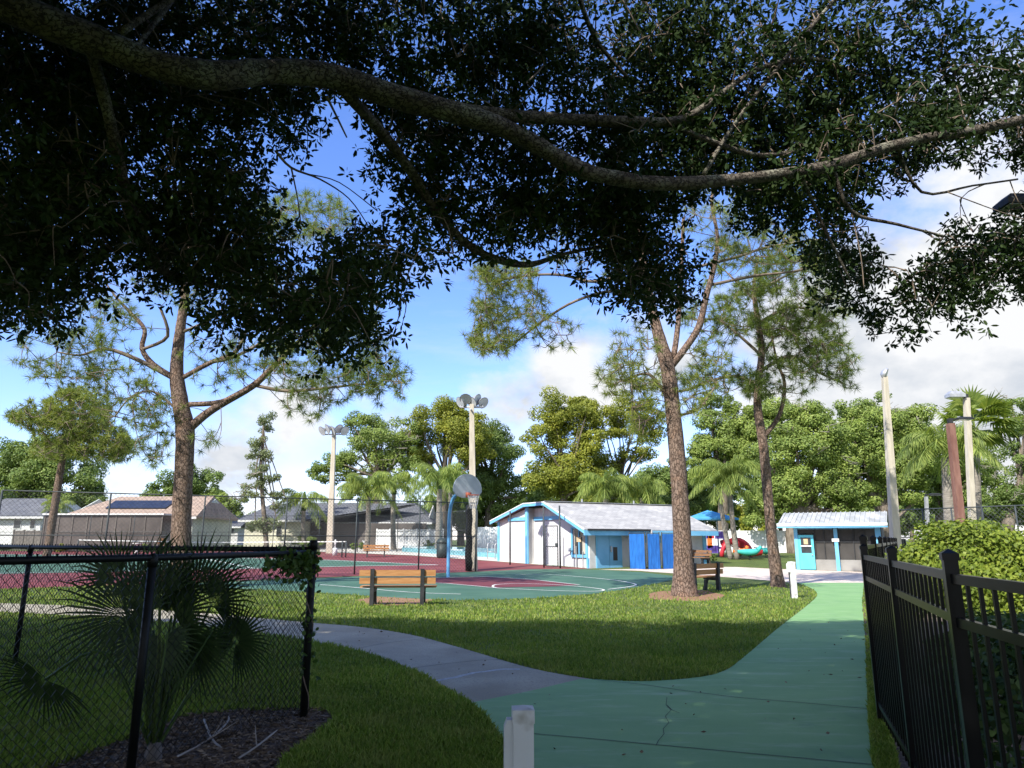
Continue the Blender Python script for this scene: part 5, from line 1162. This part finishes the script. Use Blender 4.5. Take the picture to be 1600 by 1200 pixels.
def toy(label, px, py, mat, s, name='spring_rider'):
    q = G(px, py); t = thing(name, q, label, 'play toy', 'spring riders on the playground'); mb = MB()
    mb.tube([q+Vector((.1*math.cos(k*1.6), .1*math.sin(k*1.6), .04*k)) for k in range(11)], .02, 5); mb.build('spring', 'frame', t, True)
    mb = MB(); c = catmull([q+Vector((-s*.7,0,.55)), q+Vector((-s*.4,0,.5)), q+Vector((0,0,.48)), q+Vector((s*.4,0,.55)), q+Vector((s*.7,0,.85))], 3); n = len(c)
    mb.tube(c, [.1+.12*math.sin(math.pi*i/(n-1)) for i in range(n)], 8); mb.build('body', mat, t, True)
    mb = MB(); mb.tube([q+Vector((s*.35,-.25,.8)), q+Vector((s*.35,.25,.8))], .03, 6); mb.build('handle', 'frame', t, True)
toy('orange spring rider nearest the slide end', 1158, 874, 'porange', .7)
toy('teal spring rider beside the orange one', 1172, 875, 'pteal', 1.1)
toy('small teal spring rider close to the second pine trunk', 1198, 872, 'pteal', .8)
q = G(1110,882); h = btree('dark clipped hedge beside the brown bench at the playground', q.y+.5, [(1108,878,2),(1108,872,2),(1108,868,2)], [(1108,869,10,8),(1115,872,7,7)], 'bg_dark', .12, 1.0, None, 'hedge', cat='hedge')
# ------------------------------------------------------------------ yard, court and pool odds and ends
def lounge(label, px, py, rz):
    q = G(px, py); t = thing('pool_lounger', q, label, 'lounger', 'white pool loungers', rz)
    mb = MB(); mb.box((0,0,.34), (.6,1.25,.05)); mb.build('seat', 'vinylw', t, local=True)
    mb = MB(); mb.prism([(-.3,.6,.34),(.3,.6,.34),(.3,1.15,.85),(-.3,1.15,.85)], (0,.03,-.05)); mb.build('backrest', 'vinylw', t, local=True)
    for x in (-.26,.26):
        for y in (-.5,.55): mb = MB(); mb.box((x,y,.16), (.05,.05,.31)); mb.build('leg', 'vinylw', t, local=True)
lounge('white pool lounger left of the far bench', 586, 860, R(70)); lounge('white pool lounger by the dark bin', 655, 862, R(100)); lounge('white pool lounger just left of the tall light pole', 712, 866, R(80))
q = G(691,872); t = thing('trash_bin', q, 'dark green round bin with lid by the pool fence', 'bin'); mb = MB(); mb.lathe(q, [(.32,0),(.4,.1),(.42,1.0)], 14); mb.build('body', 'bin', t, True)
mb = MB(); mb.lathe(q+Vector((0,0,1.0)), [(.44,0),(.44,.08),(.3,.28),(.1,.34)], 14); mb.build('lid', 'bin', t, True)
q = G(762,873); t = thing('pool_ladder', q, 'chrome pool ladder handrails beside the white building', 'ladder')
for k in (0, .5):
    mb = MB(); mb.tube(catmull([q+Vector((k,0,0)), q+Vector((k,0,.9)), q+Vector((k+.2,.3,1.05)), q+Vector((k+.5,.7,.9)), q+Vector((k+.6,.8,.3))], 4), .03, 6); mb.build('handrail', 'galv', t, True)
mb = MB(); mb.tube([q+Vector((0,0,.45)), q+Vector((.5,0,.45))], .025, 6); mb.build('rung', 'galv', t, True)
q = G(523,868); t = thing('water_cooler', q, 'white water cooler standing by the net post', 'cooler'); mb = MB(); mb.lathe(q, [(.18,0),(.18,.5),(.15,.55)], 10); mb.build('body', 'vinylw', t, True)
mb = MB(); mb.lathe(q+Vector((0,0,.55)), [(.06,0),(.05,.3),(.08,.4),(.05,.6)], 10); mb.build('top', 'vinylw', t, True)
for px, lab, mt, sz in ((213,'pale birdbath in front of the brown house porch','stucco',.3), (250,'terracotta planter with a plant in front of the porch','terracotta',.32)):
    q = GD(px, 58); t = thing('birdbath' if mt == 'stucco' else 'planter', q, lab, 'garden ornament'); mb = MB()
    mb.lathe(q, [(.22,0),(.08,.1),(.07,.6),(.35,.72),(.36,.8)] if mt == 'stucco' else [(.22,0),(.3,.5),(.34,.55)], 12); mb.build('basin' if mt == 'stucco' else 'pot', mt, t, True)
    if mt != 'stucco':
        n = 120; p = np.array(tuple(q+Vector((0,0,.85))))+unit(n)*RNG.uniform(.1,.35,n)[:,None]; build_np('leaves', rhombs(p, .2, .1), 4, 'dead', t)
for k, (px, d, w, h, mt, lab) in enumerate(((95,60,13,13,'bg_yellow','yellow-green shrub at the foot of the leaning pine'), (226,60,7,14,'bg_leaf','small upright shrub before the porch'), (195,61,9,8,'bg_yellow','low golden shrub by the birdbath'), (8,64,16,10,'bg_dark','dark shrub at the far left house'), (480,66,28,24,'bg_dark','large dark shrub in front of the long house'), (558,64,12,14,'bg_dark','dark shrub beside the far bench palm'), (668,68,14,12,'bg_dark','dark shrub at the white vinyl fence end'), (130,61,8,9,'bg_leaf','leafy shrub left of the middle of the porch'), (350,72,12,8,'bg_dark','clipped shrub before the small distant house'))):
    q = GD(px, d); a_, b_ = ray(px, 846); yb = 600-F*math.tan(math.atan((q.z-H)/d)-TH)
    btree(lab, d, [(px,yb,1),(px,yb-h*.4,.8),(px,yb-h*.6,.6)], [(px,yb-h*.55,w*.7,h*.5),(px-w*.4,yb-h*.45,w*.5,h*.4),(px+w*.4,yb-h*.45,w*.5,h*.4)], mt, .2, 1.0, 'garden shrubs at the houses', 'shrub', cat='shrub')
# ------------------------------------------------------------------ round bush and planting behind the iron fence
def bush(label, c, rx, ry, rz, n, leaf, L=.05, name='round_bush'):
    t = thing(name, Vector((c.x,c.y,0)), label, 'bush', None); v = unit(n); v[:,2] = np.abs(v[:,2])*1.0-.15*RNG.uniform(0,1,n)
    bumpy = 1+.05*np.sin(v[:,0]*9+1)*np.cos(v[:,1]*8)+.05*np.sin(v[:,2]*11+v[:,0]*5)
    rr = (RNG.uniform(.5,1,n)**.35)*bumpy; p = np.stack([c.x+v[:,0]*rx*rr, c.y+v[:,1]*ry*rr, np.maximum(c.z+v[:,2]*rz*rr, .02)], 1)
    d = v*.7+unit(n)*.8; d /= np.linalg.norm(d, axis=1, keepdims=True)
    build_np('foliage', faced(p, RNG.uniform(.8,1.3,n)*L, RNG.uniform(.5,.75,n)*L, v, .9), 4, leaf, t)
    mb = MB()
    for k in range(9): a = k*.7; mb.tube([Vector((c.x+.05*math.cos(a),c.y+.05*math.sin(a),0)), Vector((c.x+.3*rx*math.cos(a),c.y+.3*ry*math.sin(a),c.z*.8+.2)), Vector((c.x+.75*rx*math.cos(a),c.y+.75*ry*math.sin(a),c.z+.4*rz))], [.02,.014,.006], 5, False)
    mb.build('stems', 'twig', t)
q = P(1525,905,9.2); bush('round yellow-green clipped bush behind the iron fence', Vector((q.x+.1,9.3,.75)), 1.2, 1.2, 1.12, 26000, 'bush', .055)
bush('dark low shrub behind the nearest iron fence panels', Vector((3.5,4.6,.35)), .9, 1.0, .75, 9000, 'vine', .06, 'low_shrub')
bush('dark low shrub behind the middle iron fence panel', Vector((4.5,6.6,.35)), .8, .9, .6, 8000, 'vine', .06, 'low_shrub')
# mulch strip along the iron fence
sheet('fence_bed', [green_right[1], green_right[2]+Vector((0,0,0)), green_right[3], green_right[4], Vector((1.7,2.5,0)), Vector((2.6,2.5,0)), Vector((5.2,6.5,0)), Vector((9,13,0))], .005, 'mulch')
# black screen panel at the foot of the right light pole, and a low fence behind the bush
a, b = GD(1394,31), GD(1420,33); t = thing('black_gate', a, 'black mesh gate at the foot of the right light pole', 'gate'); zt = P(1400,842,31).z
for q in (a, b): mb = MB(); mb.tube([q, Vector((q.x,q.y,zt))], .04, 8); mb.build('post', 'vinyl', t, True)
mb = MB(); diag_mesh(mb, Vector((a.x,a.y,0)), Vector((b.x,b.y,0)), .05, zt, .07, .01); mb.build('mesh', 'vinyl', t)
a, b = GD(1410,36), GD(1660,30); t = thing('court_fence', a, 'chain link fence running behind the round bush', 'fence', 'tall chain link fences round the tennis court')
zt = P(1450,797,36).z
for k in range(6): q = a.lerp(b, k/5); mb = MB(); mb.tube([q, Vector((q.x,q.y,zt))], .035, 7); mb.build('post', 'fpost', t, True)
mb = MB(); mb.tube([Vector((a.x,a.y,zt)), Vector((b.x,b.y,zt))], .03, 6); mb.tube([Vector((a.x,a.y,zt*.55)), Vector((b.x,b.y,zt*.55))], .025, 6); mb.build('rails', 'fpost', t, True)
mb = MB(); diag_mesh(mb, Vector((a.x,a.y,0)), Vector((b.x,b.y,0)), .05, zt, .2, .008); mb.build('wire_mesh', 'meshwire', t)
# ------------------------------------------------------------------ world, sun, camera
def world():
    w = bpy.data.worlds.new('World'); bpy.context.scene.world = w; w.use_nodes = True; t = w.node_tree; t.nodes.clear()
    out = t.nodes.new('ShaderNodeOutputWorld'); bg = t.nodes.new('ShaderNodeBackground'); sky = t.nodes.new('ShaderNodeTexSky'); sky.sky_type = 'NISHITA'; sky.sun_disc = False
    sky.sun_elevation = SEL; sky.sun_rotation = math.atan2(SAZ.x, SAZ.y); sky.air_density = 1.0; sky.dust_density = .4; sky.ozone_density = 2.5
    bg.inputs[1].default_value = .15
    hs = t.nodes.new('ShaderNodeHueSaturation'); hs.inputs['Saturation'].default_value = 1.15; t.links.new(sky.outputs[0], hs.inputs['Color']); t.links.new(mixc(t, 1.0, hs.outputs[0], (.86,.82,1.06), 'MULTIPLY'), bg.inputs[0])
    tc = t.nodes.new('ShaderNodeTexCoord'); g = tc.outputs['Generated']
    def mth(op, a, b=None):
        m = t.nodes.new('ShaderNodeMath'); m.operation = op
        for s, v in ((m.inputs[0], a), (m.inputs[1], b)):
            if v is None: continue
            if isinstance(v, (int, float)): s.default_value = v
            else: t.links.new(v, s)
        return m.outputs[0]
    n1 = noise(t, mapped(t, g, (1,1,1.6)), 4.2, 9, .58); n2 = noise(t, mapped(t, g, (1,1,1.5)), 11, 8, .6)
    tot = None
    for px, py, rad, amp in ((1560,430,.22,.55),(1400,500,.17,.5),(1250,560,.15,.42),(910,600,.11,.38),(820,660,.12,.3),(450,650,.09,.40),(380,720,.14,.27),(560,740,.2,.17),(1050,560,.1,.3),(150,760,.2,.12),(1600,650,.25,.5)):
        a, b = ray(px, py); v = Vector((a, 1, b)).normalized()
        vd = t.nodes.new('ShaderNodeVectorMath'); vd.operation = 'DISTANCE'; t.links.new(g, vd.inputs[0]); vd.inputs[1].default_value = v
        m = mth('MULTIPLY', mth('MAXIMUM', mth('SUBTRACT', 1.0, mth('DIVIDE', vd.outputs['Value'], rad*1.25)), 0.0), amp); tot = m if tot is None else mth('MAXIMUM', tot, m)
    dens = mth('ADD', mth('ADD', mth('MULTIPLY', n1, .75), mth('MULTIPLY', n2, .25)), tot)
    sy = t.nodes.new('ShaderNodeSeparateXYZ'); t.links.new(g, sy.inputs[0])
    dens = mth('ADD', dens, mth('MULTIPLY', mth('MINIMUM', mth('MAXIMUM', mth('SUBTRACT', .25, sy.outputs[1]), 0.0), .6), .38))   # extra unseen cloud added behind the camera as neutral fill for the shade
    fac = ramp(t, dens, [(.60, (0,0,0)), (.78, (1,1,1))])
    wis = ramp(t, noise(t, mapped(t, g, (1.2,3,7), (0,.2,.5)), 3.0, 8, .65), [(.50, (0,0,0)), (.85, (.28,.28,.28))])
    fac = mth('MAXIMUM', fac, wis)
    shade = ramp(t, noise(t, mapped(t, g, (1,1,1.6)), 6.5, 6), [(.30, (.56,.62,.71)), (.52, (.95,.96,.98))])
    bc = t.nodes.new('ShaderNodeBackground'); bc.inputs[1].default_value = .5; t.links.new(shade, bc.inputs[0])
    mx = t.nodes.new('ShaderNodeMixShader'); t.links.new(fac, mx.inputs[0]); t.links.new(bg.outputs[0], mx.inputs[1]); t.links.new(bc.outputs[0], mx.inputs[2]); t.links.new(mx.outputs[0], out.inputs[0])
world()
l = bpy.data.lights.new('sun', 'SUN'); l.energy = 3.7; l.angle = R(.5); l.color = (1,.95,.86); lo = bpy.data.objects.new('sun', l); C.objects.link(lo)
lo.rotation_euler = SUN.to_track_quat('Z', 'Y').to_euler(); lo.location = SUN*60
cam = bpy.data.cameras.new('camera'); co = bpy.data.objects.new('camera', cam); C.objects.link(co); co.location = (0,0,H); co.rotation_euler = (R(90)+TH, 0, 0)
cam.sensor_width = 36; cam.lens = F/1600*36; cam.clip_start = .05; cam.clip_end = 3000
s = bpy.context.scene; s.camera = co
s.view_settings.view_transform = 'Standard'; s.view_settings.look = 'None'; s.view_settings.exposure = 1.05; s.view_settings.gamma = 1
s.cycles.max_bounces = 6; s.cycles.transparent_max_bounces = 8; s.cycles.diffuse_bounces = 3; s.cycles.caustics_reflective = False; s.cycles.caustics_refractive = False
